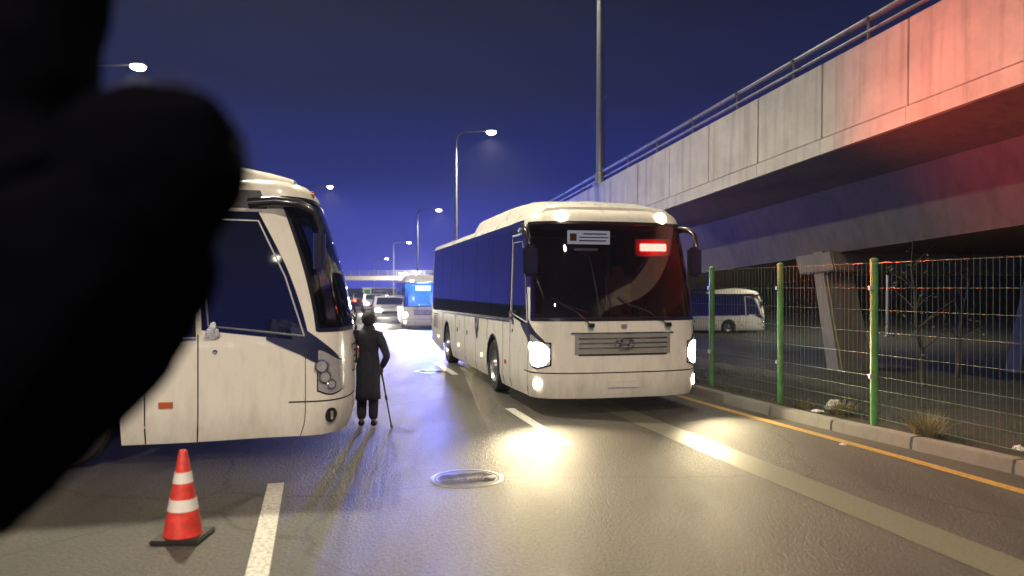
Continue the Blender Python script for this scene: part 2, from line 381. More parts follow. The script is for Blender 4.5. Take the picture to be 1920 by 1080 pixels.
# kerb stones
kerb = MB(); 
kroot = None
t = -4.0; stones = []
while t < 60:
    ln = 1.3; t1 = t + ln
    b = MB(); vs = []
    for tt in (t + 0.008, t1 - 0.008):
        l0 = kerb_l(tt)
        for (dl, z) in ((0.0, -0.02), (0.02, 0.15), (0.20, 0.155), (0.20, -0.02)):
            x, y = rxy(l0 + dl, tt); vs.append((x, y, z + random.uniform(-0.004, 0.004)))
    b.add(vs, [(0, 1, 5, 4), (1, 2, 6, 5), (2, 3, 7, 6), (3, 0, 4, 7), (0, 3, 2, 1), (4, 5, 6, 7)])
    stones.append(b); t = t1
base = MB(); n = 64; vs = []
for i in range(n + 1):
    tt = -4 + i; l0 = kerb_l(tt)
    for (dl, z) in ((0.03, -0.02), (0.03, 0.10), (0.21, 0.10), (0.21, -0.02)):
        x, y = rxy(l0 + dl, tt); vs.append((x, y, z))
base.add(vs, [(4 * i + k, 4 * i + (k + 1) % 4, 4 * i + 4 + (k + 1) % 4, 4 * i + 4 + k) for i in range(n) for k in range(4)])
kroot = structure(base.build('kerb', M_KERB))
for b in stones: b.build('kerb_stone', M_KERB, kroot, bevel=0.012)

# verge behind the kerb: uneven soil sheet
vb = MB(); nt_, nl = 90, 14; vs = []
for i in range(nt_ + 1):
    tt = -4 + i * 0.7
    for j in range(nl + 1):
        dl = 0.19 + (j / nl) ** 1.4 * 6.5
        h = 0.135 + (0.05 * math.sin(tt * 2.1 + j) * math.sin(j * 1.3 + tt) + random.uniform(-0.015, 0.03)) * min(1, j / 2)
        x, y = rxy(kerb_l(tt) + dl, tt); vs.append((x, y, h))
vb.add(vs, [(i * (nl + 1) + j, i * (nl + 1) + j + 1, (i + 1) * (nl + 1) + j + 1, (i + 1) * (nl + 1) + j) for i in range(nt_) for j in range(nl)])
structure(vb.build('verge', M_SOIL, smooth=True, autosmooth=False))

# ------------------------------------------------------------------ overpass ramp on the right
OV_S = -0.2486
def ovx(y): return 6.72 + OV_S * (y - 9.8)
def ovz(y): return 4.70 - 0.0557 * (y - 9.8)          # underside of the outer lip
ov = empty('overpass', (ovx(20), 20, 0))
ovl = (-ovx(20), -20, 0)
NX, NY = 0.9705, 0.2412                                  # to the right of the ramp
def ovp(y, d, dz):
    return (ovx(y) + NX * d + ovl[0], y + NY * d + ovl[1], ovz(y) + dz)
def ov_loft(name, sect, y0, y1, mat, n=1, smooth=False, bevel=0):
    b = MB(); m = len(sect); vs = []
    for i in range(n + 1):
        y = y0 + (y1 - y0) * i / n
        vs += [ovp(y, d, z) for d, z in sect]
    fs = [(i * m + k, i * m + (k + 1) % m, (i + 1) * m + (k + 1) % m, (i + 1) * m + k) for i in range(n) for k in range(m)]
    fs += [tuple(range(m))[::-1], tuple(range(n * m, n * m + m))]
    b.add(vs, fs); return b.build(name, mat, ov, smooth, bevel)
Y0, Y1 = -34.0, 66.0  # continued unseen behind the viewer to give the glass reflections
y = 17.95 - 2.05 * 25
while y < Y1:
    j = random.uniform(-0.006, 0.006)
    ov_loft('parapet_panel', [(0.03 + j, 0.30), (0.05 + j, 1.69), (0.30, 1.69), (0.34, 0.30)], y + 0.010, y + 2.05 - 0.010, M_CONC, bevel=0.012)
    ov_loft('deck_lip', [(0.0 + j * .5, 0.0), (0.0 + j * .5, 0.275), (0.05, 0.295), (0.40, 0.295), (0.40, 0.06)], y + 0.004, y + 2.05 - 0.004, M_CONC)
    y += 2.05
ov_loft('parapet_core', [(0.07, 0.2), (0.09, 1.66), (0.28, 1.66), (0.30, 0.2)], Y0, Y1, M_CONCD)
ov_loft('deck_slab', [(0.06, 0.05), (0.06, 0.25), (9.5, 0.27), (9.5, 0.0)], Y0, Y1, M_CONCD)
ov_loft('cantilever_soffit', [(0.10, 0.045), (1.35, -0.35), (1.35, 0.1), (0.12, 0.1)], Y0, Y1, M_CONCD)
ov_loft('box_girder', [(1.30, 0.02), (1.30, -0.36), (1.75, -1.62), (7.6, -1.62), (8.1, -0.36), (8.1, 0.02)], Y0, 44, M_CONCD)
# steel railing on the parapet
def rail_tube(name, d, z, r, y0, y1):
    b = MB(); b.tube([ovp(y0 + (y1 - y0) * i / 30, d, z) for i in range(31)], r, 8); b.build(name, M_RAIL, ov, True)
rail_tube('railing_pipe', 0.17, 2.09, 0.055, Y0, Y1)
rail_tube('railing_pipe', 0.17, 1.88, 0.035, Y0, Y1)
y = 4.6 - 2.05 * 18
while y < Y1:
    b = MB(); p = Vector(ovp(y, 0.17, 1.69)); q = Vector(ovp(y, 0.17, 2.09))
    b.prism(p, q, 0.035, 0.03, 6); b.box(p + Vector((0, 0, 0.01)), (0.16, 0.16, 0.03)); b.box(q, (0.13, 0.13, 0.05)); b.build('railing_post', M_RAIL, ov); y += 2.05
# slanting piers: two legs each, with a cross beam
def pier_leg(yc, top_d, bot_d, w0, w1):
    b = MB(); vs = []
    for (d, z, w) in ((bot_d, None, w1), (top_d, -1.55, w0)):
        for (a, c) in ((-1, -1), (1, -1), (1, 1), (-1, 1)):
            p = ovp(yc + c * w * 0.55, d + a * w, 0 if z is None else z)
            vs.append((p[0], p[1], -0.1) if z is None else p)
    b.add(vs, [(0, 3, 2, 1), (4, 5, 6, 7), (0, 1, 5, 4), (1, 2, 6, 5), (2, 3, 7, 6), (3, 0, 4, 7)])
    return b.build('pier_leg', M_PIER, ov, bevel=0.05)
for yc in (-18.0, 16.1, 33.5):
    pier_leg(yc, 1.95, 2.55, 0.36, 0.46); pier_leg(yc, 8.0, 7.4, 0.36, 0.46)
    b = MB(); vs = []
    for yy in (yc - 0.6, yc + 0.6):
        for (d, z) in ((1.5, -1.60), (1.62, -2.02), (7.7, -2.02), (7.8, -1.60)): vs.append(ovp(yy, d, z))
    b.add(vs, [(0, 1, 2, 3), (7, 6, 5, 4), (0, 4, 5, 1), (1, 5, 6, 2), (2, 6, 7, 3), (3, 7, 4, 0)]); b.build('pier_cap', M_PIER, ov, bevel=0.03)
tag(ov, 'long concrete overpass ramp with steel railing descending along the right side', 'overpass')

# ------------------------------------------------------------------ street lamps
def street_lamp(base, h, arm, label, power=0.0, r=0.09, lens=0.19, aimrot=0.0, spot=150, col=(1.0, 0.90, 0.66), tilt=0.0):
    o = empty('street_lamp', base)
    b = MB(); b.tube([(0, 0, 0.0), (0, 0, h * 0.5), (0, 0, h - 0.25)], [r * 1.25, r, r * 0.65], 10); b.build('pole', M_GALV, o, True)
    b = MB(); b.box((0, 0, 0.015), (r * 4, r * 4, 0.03)); b.lathe([(r * 1.5, 0.02), (r * 1.4, 0.4), (r * 1.2, 0.42)], n=12); b.build('base_plate', M_GALV, o)
    ax, ay = arm
    d = Vector((ax, ay, 0)); L = d.length; d.normalize()
    b = MB(); b.tube([(0, 0, h - 0.6), (d.x * 0.12, d.y * 0.12, h - 0.2), (d.x * 0.45, d.y * 0.45, h), (d.x * L, d.y * L, h + 0.08)], [r * 0.65, r * 0.6, r * 0.5, r * 0.42], 8); b.build('arm', M_GALV, o, True)
    rot = Matrix.Rotation(math.atan2(d.y, d.x), 3, 'Z')
    c = Vector((d.x * (L + 0.25), d.y * (L + 0.25), h + 0.07))
    b = MB(); b.box(c, (0.72, 0.30, 0.11), rot); hd = b.build('lamp_head', M_LAMPB, o, bevel=0.03)
    b = MB(); b.lathe([(lens, -0.05), (lens * 0.97, -0.12), (lens * 0.75, -0.19), (lens * 0.4, -0.23), (0.001, -0.245)], n=16, c=c); b.build('lens', M_LAMP, hd, True)
    if power > 0 and h < 5.2: lamp('lamp_light', 'POINT', c + Vector((0, 0, -0.45)), power, col, o, 0.25)
    elif power > 0: lamp('lamp_light', 'SPOT', c + Vector((0, 0, -0.32)), power, col, o, 0.25, spot, 0.6, aim=(0, 0, -1))
    return tag(o, label, 'street lamp', 'street lamps along the road')

# row on the right, running away (x, y of the lamp head read from its image column)
def lamp_at(px, py, h, pole_px, label, power=0, **k):
    Y = (h - CAM_H - 0.15) * 1400 / (540 - py); X = (px - 960) / 1400 * Y; Xp = (pole_px - 960) / 1400 * Y
    return street_lamp((Xp, Y, 0), h, (X - Xp - 0.25, 0), label, power, **k)
lamp_at(921, 252, 12, 855, 'tall street lamp with its arm to the right, just behind the moving coach', 9000, lens=0.30)  # lens sizes in this row enlarged to stand in for glare
lamp_at(823, 396, 12, 783, 'second street lamp of the receding row, left of the moving coach', 9000, lens=0.33)
lamp_at(767, 456, 12, 738, 'third street lamp of the receding row above the minibus', 6000, lens=0.45)
lamp_at(725, 486, 12, 702, 'small farthest street lamp of the receding row above the footbridge', 0, lens=0.55)
lamp_at(757, 514, 5, 765, 'low far lamp above the middle of the footbridge', 7000, lens=0.4)
lamp_at(785, 511, 5, 780, 'low far lamp at the right end of the footbridge', 7000, lens=0.4)
lamp_at(619, 353, 12, 560, 'street lamp shining just above the parked coach mirror', 9000, lens=0.27)
lamp_at(259, 131, 12, 120, 'bright street lamp over the dark figure at upper left', 9000, lens=0.33)
# lamps out of frame whose light the photograph shows; the row in the loop is added for reflections
street_lamp((-11.5, 15.5, 0), 12, (5.2, -1.2), 'street lamp standing left of the parked coach, head above the frame', 9000)
street_lamp((7.5, 1.6, 0.1), 11, (-4.9, 0.3), 'street lamp standing on the right verge beside the viewer', 3600, col=(1.0, 0.83, 0.60), spot=155)
street_lamp((-7.5, -10.0, 0), 9, (3.2, 0.6), 'street lamp standing behind the viewer on the left', 15000, col=(1.0, 0.86, 0.66), spot=165)
for (x_, y_, lab) in ((-6.0, -48.0, 'nearest unseen street lamp added behind the viewer for reflections'), (7.5, -58.0, 'middle unseen street lamp added behind the viewer for reflections'), (-5.0, -92.0, 'farthest unseen street lamp added behind the viewer for reflections')):
    street_lamp((x_, y_, 0), 11, (2.4 if x_ < 0 else -2.4, 0), lab, 0, lens=0.34)  # unseen lamps without beams, added as glints in the coach glass
# pole on the overpass parapet
Yp = 9.156 / ((1117 - 960) / 1400 + 0.2486)
zz = ovz(Yp) + 1.69
lp = street_lamp((ovx(Yp) + NX * 0.17, Yp + NY * 0.17, zz - 0.02), 11.5, (-2.2, -0.2), 'thick grey lamp pole standing on the overpass parapet', 5000, r=0.125)
b = MB(); b.tube([(0.06, 0, 2.9), (0.16, -0.03, 2.94), (0.2, -0.03, 3.08)], 0.014, 6); b.build('bracket', M_GALV, lp)

# ------------------------------------------------------------------ coach builder (x forward, y left, z up; front at x = 0)
class Coach:
    L = 12.0; HW = 1.42; CR = 0.62; FA = 1.55; NE = 3.1
    RR = 0.22
    def f(s, z):
        if z < 0.55: return -0.07 * ((0.55 - z) / 0.3) ** 2
        if z < 1.40: return 0.0
        return -0.46 * ((z - 1.40) / 1.75) ** 1.5
    def w(s, z):
        w = s.HW
        if z > 1.3: w -= 0.045 * (z - 1.3)
        if z < 0.45: w -= 0.04 * ((0.45 - z) / 0.2) ** 2
        return w
    def raw(s, e, z, inset=0.0):
        sg = 1 if e >= 0 else -1; a = abs(e)
        LS = s.L - s.CR - s.RR
        w = s.w(z) - inset
        if a <= s.FA:
            ph = a / s.FA * math.pi / 2
            c, q = math.cos(ph), math.sin(ph)
            r = (abs(c) ** s.NE + abs(q) ** s.NE) ** (-1 / s.NE)
            x = -s.CR + s.CR * r * c - inset * 0.9 * c; y = w * r * q; sh = 1
        elif a <= s.FA + LS:
            x = -s.CR - (a - s.FA); y = w; sh = 1 - sm((-s.CR - x) / 1.6)
        else:
            ph = min(1, (a - s.FA - LS) / 1.4) * math.pi / 2
            c, q = math.cos(ph), math.sin(ph)
            r = (abs(c) ** 5 + abs(q) ** 5) ** (-0.2)
            x = -s.L + s.RR - (s.RR - inset) * r * q; y = w * r * c; sh = 0
        return Vector((x + s.f(z) * sh, sg * y, z))
    def P(s, e, z, off=0.0, inset=0.0):
        p = s.raw(e, z, inset)
        if off:
            d = 1e-3; t = s.raw(e + d, z, inset) - s.raw(e - d, z, inset); u = s.raw(e, z + d, inset) - s.raw(e, z - d, inset)
            n = t.cross(u).normalized(); p = p + n * off
        return p
    def es(s, x): return s.FA + (-s.CR - x)               # side station
    def ey(s, y, z=1.0):                                  # front station for a given y
        lo, hi = 0, s.FA
        for _ in range(30):
            m = (lo + hi) / 2
            if s.raw(m, z).y < abs(y): lo = m
            else: hi = m
        return lo if y >= 0 else -lo
CO = Coach()
H_END = CO.FA + (CO.L - CO.CR - CO.RR) + 1.4
AX_F, AX_R = -3.15, -8.9          # axle stations
def zlow(e):
    a = abs(e); z0 = 0.27
    if a <= CO.FA + 0.0: z0 = 0.27
    x = -CO.CR - (a - CO.FA)
    if a > CO.FA:
        z0 = 0.27 - 0.03 * sm((-CO.CR - x) / 1.5)
        if -CO.L + CO.RR < x:
            for ax in (AX_F, AX_R):
                d = abs(x - ax)
                if d < 0.60: z0 = max(z0, 0.52 + math.sqrt(max(0, 0.60 ** 2 - d * d)))
        if x < -10.2: z0 = max(z0, 0.27 + 0.17 * sm((-10.2 - x) / 1.6))
    return z0
def patch(e0, e1, zl, zh, off, ne=12, nz=4, depth=0.03):
    b = MB(); vs = []
    zl_ = zl if callable(zl) else (lambda e: zl); zh_ = zh if callable(zh) else (lambda e: zh)
    for i in range(ne + 1):
        e = e0 + (e1 - e0) * i / ne
        for j in range(nz + 1):
            z = zl_(e) + (zh_(e) - zl_(e)) * j / nz; vs.append(CO.P(e, z, off))
    m = nz + 1
    fs = [(i * m + j, (i + 1) * m + j, (i + 1) * m + j + 1, i * m + j + 1) for i in range(ne) for j in range(nz)]
    if depth:
        ring = [i * m for i in range(ne + 1)] + [ne * m + j for j in range(1, nz + 1)] + [i * m + nz for i in range(ne - 1, -1, -1)] + [j for j in range(nz - 1, 0, -1)]
        o = len(vs)
        for k in ring:
            i, j = divmod(k, m); e = e0 + (e1 - e0) * i / ne; z = zl_(e) + (zh_(e) - zl_(e)) * j / nz
            vs.append(CO.P(e, z, off - depth))
        nr = len(ring)
        fs += [(ring[k], ring[(k + 1) % nr], o + (k + 1) % nr, o + k) for k in range(nr)]
    b.add(vs, fs); return b
def coach(name, loc, heading, label, group, lit, led,  windscreen_open=True, board=False, crest=False, detail=True, scale=1.0):
    o = empty(name, loc, heading); o.scale = (scale,) * 3
    tag(o, label, 'minibus' if scale < 1 else 'bus', group)
    ews = CO.FA * 0.80                                       # windscreen half width station
    ZB, ZT, ZR = 1.50, 3.06, 3.14
    # ---- body shell with wheel arches and an open windscreen
    cols = set([-ews, ews, -H_END, H_END])
    k = -H_END
    while k < H_END: cols.add(round(k, 4)); k += 0.30
    for i in range(-22, 23): cols.add(CO.FA * i / 22)
    for ax in (AX_F, AX_R):
        for i in range(-12, 13):
            for sg in (-1, 1): cols.add(sg * CO.es(ax + 0.60 * math.sin(math.pi / 2 * i / 12)))
    cols = sorted(cols); cl = [cols[0]]
    for c in cols[1:]:
        if c - cl[-1] > 0.004 or c in (ews, -ews): cl.append(c)
    cols = cl
    b = MB(); vs = []; rowsz = [1.2, ZB, 1.8, 2.1, 2.4, 2.7, ZT, ZR]; low = 5
    for e in cols:
        z0 = zlow(e)
        for j in range(low): vs.append(CO.P(e, z0 + (1.2 - z0) * j / low))
        for z in rowsz: vs.append(CO.P(e, z))
        for (dz, ins) in ((0.06, 0.025), (0.115, 0.075), (0.15, 0.17), (0.17, 0.38), (0.185, 0.75), (0.19, 1.15)): vs.append(CO.P(e, ZR + dz, 0, ins))
    m = low + len(rowsz) + 6; fs = []
    for i in range(len(cols) - 1):
        for j in range(m - 1):
            if windscreen_open and cols[i] >= -ews - 1e-6 and cols[i + 1] <= ews + 1e-6 and low + 1 <= j < low + 6: continue
            fs.append((i * m + j, (i + 1) * m + j, (i + 1) * m + j + 1, i * m + j + 1))
    # roof spine strip
    for i in range(len(cols) // 2):
        a, c = i, len(cols) - 1 - i
        if a + 1 <= c - 1: fs.append((a * m + m - 1, (a + 1) * m + m - 1, (c - 1) * m + m - 1, c * m + m - 1))
    b.add(vs, fs); b.build('body', M_PAINT, o, True)
    # underbody and wheel wells
    b = MB(); b.box((-CO.L / 2, 0, 0.42), (CO.L - 1.0, 2.3, 0.10)); b.build('underbody', M_SEAM, o)
    # roof fairing over the front half
    b = MB(); vs = []; prof = [(-0.72, 0.02), (-1.0, 0.09), (-1.5, 0.19), (-2.1, 0.25), (-3.0, 0.27), (-5.4, 0.27), (-5.9, 0.24), (-6.3, 0.02)]
    sec = [(-1.23, -0.10), (-1.22, 0.35), (-1.12, 0.80), (-0.85, 0.98), (0, 1.06), (0.85, 0.98), (1.12, 0.80), (1.22, 0.35), (1.23, -0.10)]
    for (x, h) in prof:
        for (yy, q) in sec: vs.append((x, yy * (1 - 0.06 * (h < 0.05)), ZR + 0.03 + (0.15 + h) * q if q > 0 else ZR + 0.03))
    m2 = len(sec)
    b.add(vs, [(i * m2 + j, i * m2 + j + 1, (i + 1) * m2 + j + 1, (i + 1) * m2 + j) for i in range(len(prof) - 1) for j in range(m2 - 1)] + [tuple(range(m2)), tuple(range((len(prof) - 1) * m2, len(prof) * m2))[::-1]])
    b.build('roof_fairing', M_PAINT, o, True)
    # ---- windscreen
    ws = patch(-ews + 0.004, ews - 0.004, ZB + 0.004, ZT - 0.004, -0.004, 30, 8, 0.008).build('windscreen', M_GLASS if windscreen_open else M_SIDEGL, o, True)
    for sg in (-1, 1):
        patch(sg * (ews - 0.03), sg * (ews + 0.03), ZB - 0.01, ZT + 0.01, 0.004, 2, 8, 0.02).build('windscreen_seal', M_BLACK, ws, True)
    patch(-ews, ews, ZT - 0.025, ZT + 0.02, 0.004, 30, 1, 0.02).build('windscreen_seal', M_BLACK, ws, True)
    patch(-ews, ews, ZB - 0.02, ZB + 0.03, 0.004, 30, 1, 0.02).build('windscreen_seal', M_BLACK, ws, True)
    if windscreen_open:
        # cab interior
        b = MB(); b.box((-2.2, 0, 1.06), (3.4, 2.4, 0.06)); b.box((-4.0, 0, 2.05), (0.06, 2.5, 2.0)); b.box((-2.4, 0, 3.09), (3.2, 2.3, 0.03)); b.build('cab_lining', M_INT, o)
        for sg in (-1, 1):
            patch(sg * (ews + 0.04), sg * CO.es(-3.9), 1.03, 3.05, -0.05, 20, 6, 0.0).build('cab_side', M_INT, o)
        b = MB(); pts = []
        for i in range(21):
            e = -ews * 1.1 + 2.2 * ews * i / 20; pts.append(CO.P(e, 1.5, -0.07))
        vs = [(p.x, p.y, 1.42) for p in pts] + [(-1.15, p.y, 1.50) for p in pts] + [(-1.2, p.y, 1.08) for p in pts]
        b.add(vs, [(i, i + 1, 22 + i, 21 + i) for i in range(20)] + [(21 + i, 22 + i, 43 + i, 42 + i) for i in range(20)]); b.build('dashboard', M_INT, o)
        for (sx, sy) in ((-1.75, 0.72), (-2.3, -0.75)):
            b = MB(); b.box((sx, sy, 1.45), (0.5, 0.5, 0.16)); b.box((sx - 0.3, sy, 1.85), (0.14, 0.5, 0.75), Matrix.Rotation(R(-10), 3, 'Y')); b.box((sx - 0.36, sy, 2.3), (0.1, 0.28, 0.2)); b.box((sx, sy, 1.2), (0.3, 0.3, 0.4)); b.build('seat', M_SEAT, o, bevel=0.03)
        b = MB(); rot = Matrix.Rotation(R(-35), 3, 'Y'); pts = [rot @ Vector((0.23 * math.cos(t_ * math.pi / 10), 0.23 * math.sin(t_ * math.pi / 10), 0)) + Vector((-1.25, 0.72, 1.66)) for t_ in range(21)]
        b.tube(pts, 0.016, 6); b.prism((-1.25, 0.72, 1.66), (-1.02, 0.72, 1.35), 0.03, 0.04, 8); b.build('steering_wheel', M_BLACK, o)
    if board:
        for sg in (-1, 1):
            patch(sg * (ews + 0.03), sg * CO.es(-0.78), 2.02, 3.05, 0.005, 8, 6, 0.02).build('pillar_cover', M_BLACK, o, True)
    # wipers
    for (y0, y1) in ((-0.55, -1.0), (0.75, 0.05)):
        p = CO.P(CO.ey(y0, 1.42), 1.42, 0.03); q = CO.P(CO.ey(y1, 1.75), 1.75, 0.035)
        b = MB(); b.tube([p, (p + q) / 2 + Vector((0.03, 0, 0.04)), q], 0.010, 5); r_ = CO.P(CO.ey(y1 + 0.4, 1.62), 1.62, 0.03); r2_ = CO.P(CO.ey(y1 - 0.12, 1.85), 1.85, 0.03)
        b.tube([r_, q, r2_], 0.009, 5); b.box(p, (0.08, 0.09, 0.06)); b.build('wiper', M_BLACK, o)
    # ---- front panels
    patch(-CO.ey(0.80, 1.1), CO.ey(0.80, 1.1), lambda e: 0.97 + 0.0 * e, 1.28, 0.014, 20, 3, 0.03).build('grille', M_SILVER, o, True)
    gr = o.children[-1]
    for zz_ in (1.05, 1.125, 1.20):
        patch(-CO.ey(0.74, 1.1), CO.ey(0.74, 1.1), zz_, zz_ + 0.022, 0.022, 20, 1, 0.012).build('grille_slat', M_CHROME, gr, True)
    patch(-CO.ey(0.86, 1.1), CO.ey(0.86, 1.1), 1.285, 1.305, 0.02, 20, 1, 0.03).build('grille_trim', M_CHROME, gr, True)
    patch(-CO.ey(0.74, 1.1), CO.ey(0.74, 1.1), 0.945, 0.968, 0.012, 20, 1, 0.03).build('grille_lower_edge', M_SEAM, gr, True)  # thin dark strip along the lower edge of the grille
    # emblem: slanted H in an oval
    b = MB(); cx = CO.P(0, 1.13, 0.045)
    ring = [cx + Vector((0, 0.16 * math.cos(k * math.pi / 14), 0.085 * math.sin(k * math.pi / 14))) for k in range(29)]
    b.tube(ring, 0.010, 6)
    for sy in (-0.07, 0.07): b.prism(cx + Vector((0, sy - 0.03, -0.065)), cx + Vector((0, sy + 0.03, 0.065)), 0.014, n=6)
    b.prism(cx + Vector((0, -0.07, -0.01)), cx + Vector((0, 0.07, 0.012)), 0.012, n=6); b.build('emblem', M_CHROME, o, True)
    b = MB(); c2 = CO.P(0, 1.40, 0.012); b.box(c2, (0.02, 0.10, 0.06)); b.build('badge', M_SILVER, o, bevel=0.008)
    patch(-CO.es(-0.75), CO.es(-0.75), 0.665, 0.682, 0.003, 40, 1, 0.012).build('bumper_seam', M_SEAM, o, True)
    ep = CO.ey(0.26, 0.5)
    pl = patch(-ep, ep, 0.44, 0.55, 0.012, 6, 1, 0.02).build('number_plate', M_BAND, o)
    # ---- swoosh, headlights, fog lamps, markers, mirrors
    for sg in (-1, 1):
        ea, eb = sg * CO.es(-1.0), sg * CO.FA * 0.55
        def hi(e, sg=sg):
            u = (abs(e) - CO.FA * 0.55) / (CO.es(-1.0) - CO.FA * 0.55); return 1.13 + (1.64 - 1.13) * max(0, min(1, u * 1.25)) ** 0.75
        def lo(e, sg=sg):
            u = (abs(e) - CO.FA * 0.55) / (CO.es(-1.0) - CO.FA * 0.55); return 1.03 + (1.40 - 1.03) * max(0, u) ** 1.5
        patch(ea, eb, lo, hi, 0.006, 22, 3, 0.02).build('swoosh', M_NAVY, o, True)
        h0, h1 = CO.FA * 0.52, CO.FA * 0.80
        hl_hi = lambda e: 1.13 + 0.14 * sm((abs(e) - h0) / (h1 - h0))
        hl_lo = lambda e: 0.755 + 0.05 * (1 - math.sin(math.pi * (abs(e) - h0) / (h1 - h0)))
        hl = patch(sg * h0, sg * h1, hl_lo, hl_hi, 0.010, 12, 6, 0.03).build('headlight', M_LENS, o, True)
        patch(sg * (h0 - 0.02), sg * (h1 + 0.02), lambda e: hl_lo(max(h0, min(h1, abs(e)))) - 0.02, lambda e: hl_hi(max(h0, min(h1, abs(e)))) + 0.02, 0.005, 12, 2, 0.02).build('headlight_frame', M_BLACK, hl, True)
        for (ef, z, r_) in ((0.765, 1.08, 0.075), (0.73, 0.95, 0.070), (0.665, 0.86, 0.055)):
            c = CO.P(sg * CO.FA * ef, z, 0.02); nrm = (CO.P(sg * CO.FA * ef, z, 0.1) - CO.P(sg * CO.FA * ef, z, 0.0)).normalized()
            b = MB(); u = nrm.orthogonal().normalized(); w_ = nrm.cross(u)
            b.tube([c + (u * math.cos(k * math.pi / 8) + w_ * math.sin(k * math.pi / 8)) * r_ for k in range(17)], 0.010, 6); b.build('reflector_ring', M_CHROME, hl, True)
            b = MB(); b.prism(c - nrm * 0.012, c + nrm * 0.004, r_ * 0.9, r_ * 0.8, 14); b.build('bulb', M_HEAD if lit else M_LENS, hl)
        if lit:
            patch(sg * CO.FA * 0.525, sg * CO.FA * 0.795, lambda e: 0.95 - 0.175 * max(0.12, 1 - abs((abs(e) / CO.FA - 0.66) / 0.135) ** 2.6) ** 0.45, lambda e: 0.96 + 0.185 * max(0.12, 1 - abs((abs(e) / CO.FA - 0.66) / 0.135) ** 2.6) ** 0.45, 0.018, 16, 6, 0.01).build('lens_glare', M_HEAD, hl, True)  # glow spread over the whole headlight to stand in for glare
        f0, f1 = CO.FA * 0.60, CO.FA * 0.72
        fg = patch(sg * f0, sg * f1, lambda e: 0.50 - 0.085 * math.sqrt(max(0.05, 1 - (2 * (abs(e) - f0) / (f1 - f0) - 1) ** 2)), lambda e: 0.50 + 0.085 * math.sqrt(max(0.05, 1 - (2 * (abs(e) - f0) / (f1 - f0) - 1) ** 2)), 0.012, 10, 2, 0.03).build('fog_lamp', M_FOG if lit else M_BLACK, o, True)
        if not lit:
            c = CO.P(sg * CO.FA * 0.66, 0.50, 0.02); b = MB(); b.box(c, (0.03, 0.03, 0.10)); b.build('fog_bulb', M_CHROME, fg)
        c = CO.P(sg * CO.ey(0.86, 3.1), 3.15, 0.01)
        b = MB(); q_ = 1.0 if lit else 0.45
        b.lathe([(0.001, 0.05 * q_), (0.06 * q_, 0.045 * q_), (0.10 * q_, 0.02 * q_), (0.11 * q_, -0.02)], 'x', 12, c=c); b.build('roof_marker', M_MARK if lit else M_AMBER, o, True)
        # mirror arm and mirror head
        r0 = CO.P(sg * CO.FA * 0.93, 2.98, 0.0)
        dirx = Vector((1, 0, 0)); sd = Vector((0, sg, 0))
        pts = [r0 - Vector((0.25, 0, 0)) + sd * 0.02, r0 + sd * 0.06 + Vector((0.05, 0, 0.03)), r0 + sd * 0.10 + Vector((0.32, 0, 0.0)), r0 + sd * 0.11 + Vector((0.50, 0, -0.10)), r0 + sd * 0.10 + Vector((0.56, 0, -0.30))]
        mi = MB(); mi.tube(pts, [0.065, 0.06, 0.05, 0.045, 0.04], 10); mr_ = mi.build('mirror_arm', M_BLACK, o, True)
        c = r0 + sd * 0.08 + Vector((0.55, 0, -0.55))
        b = MB(); b.box(c, (0.13, 0.24, 0.50)); b.build('mirror_head', M_BLACK, mr_, bevel=0.045)
        b = MB(); b.box(c + Vector((-0.068, 0, 0)), (0.006, 0.19, 0.42)); b.build('mirror_glass', M_CHROME, mr_)
        # ---- side glass and trim
        def belt(e): x = -CO.CR - (abs(e) - CO.FA); return 1.44 + 0.012 * (x + 2)
        x = -1.80; first = True
        widths = [1.55, 1.65, 1.65, 1.65, 1.65, 1.55]
        patch(sg * CO.es(-1.76), sg * CO.es(-11.75), belt, 3.13, 0.003, 30, 4, 0.015).build('window_band', M_BLACK, o, True)
        for wd in widths:
            patch(sg * CO.es(x), sg * CO.es(x - wd + 0.03), lambda e: belt(e) + 0.03, 3.04, 0.010, 6, 4, 0.012).build('side_window', M_SIDEGL, o, True); x -= wd
        patch(sg * CO.es(-1.76), sg * CO.es(-11.7), lambda e: belt(e) - 0.035, lambda e: belt(e) - 0.012, 0.008, 30, 1, 0.012).build('belt_trim', M_CHROME, o, True)
        # black strip above the door, door glass, A pillar stays paint
        patch(sg * CO.es(-0.62), sg * CO.es(-1.76), 2.925, 3.136, 0.004, 12, 2, 0.015).build('door_header', M_BLACK, o, True)
        patch(sg * CO.es(-0.70), sg * CO.es(-1.76), 2.897, 2.922, 0.010, 12, 1, 0.02).build('door_trim', M_PAINT, o, True)
        # front door (right) or cab window (left)
        e_f = lambda z: CO.es(-0.74) - 0.26 * (2.88 - z) / 1.4
        b = MB(); vs = []; NZ = 10; NE_ = 10
        for j in range(NZ + 1):
            zt = 2.885
            for i in range(NE_ + 1):
                u = i / NE_
                zb_ = 1.52 - 0.15 * (1 - u)
                z = zb_ + (zt - zb_) * j / NZ
                e = e_f(z) + (CO.es(-1.70) - e_f(z)) * u
                vs.append(CO.P(sg * e, z, 0.006))
        b.add(vs, [(j * (NE_ + 1) + i, j * (NE_ + 1) + i + 1, (j + 1) * (NE_ + 1) + i + 1, (j + 1) * (NE_ + 1) + i) for j in range(NZ) for i in range(NE_)])
        dw = b.build('door_window', M_SIDEGL, o, True)
        # rubber frame inside the glass
        b = MB(); lst = []
        for (u, v) in ((0.06, 0.04), (0.06, 0.5), (0.06, 0.93), (0.5, 0.93), (0.94, 0.93), (0.94, 0.5), (0.94, 0.04), (0.5, 0.04), (0.06, 0.04)):
            zb_ = 1.52 - 0.15 * (1 - u); z = zb_ + (2.885 - zb_) * v; e = e_f(z) + (CO.es(-1.70) - e_f(z)) * u; lst.append(CO.P(sg * e, z, 0.008))
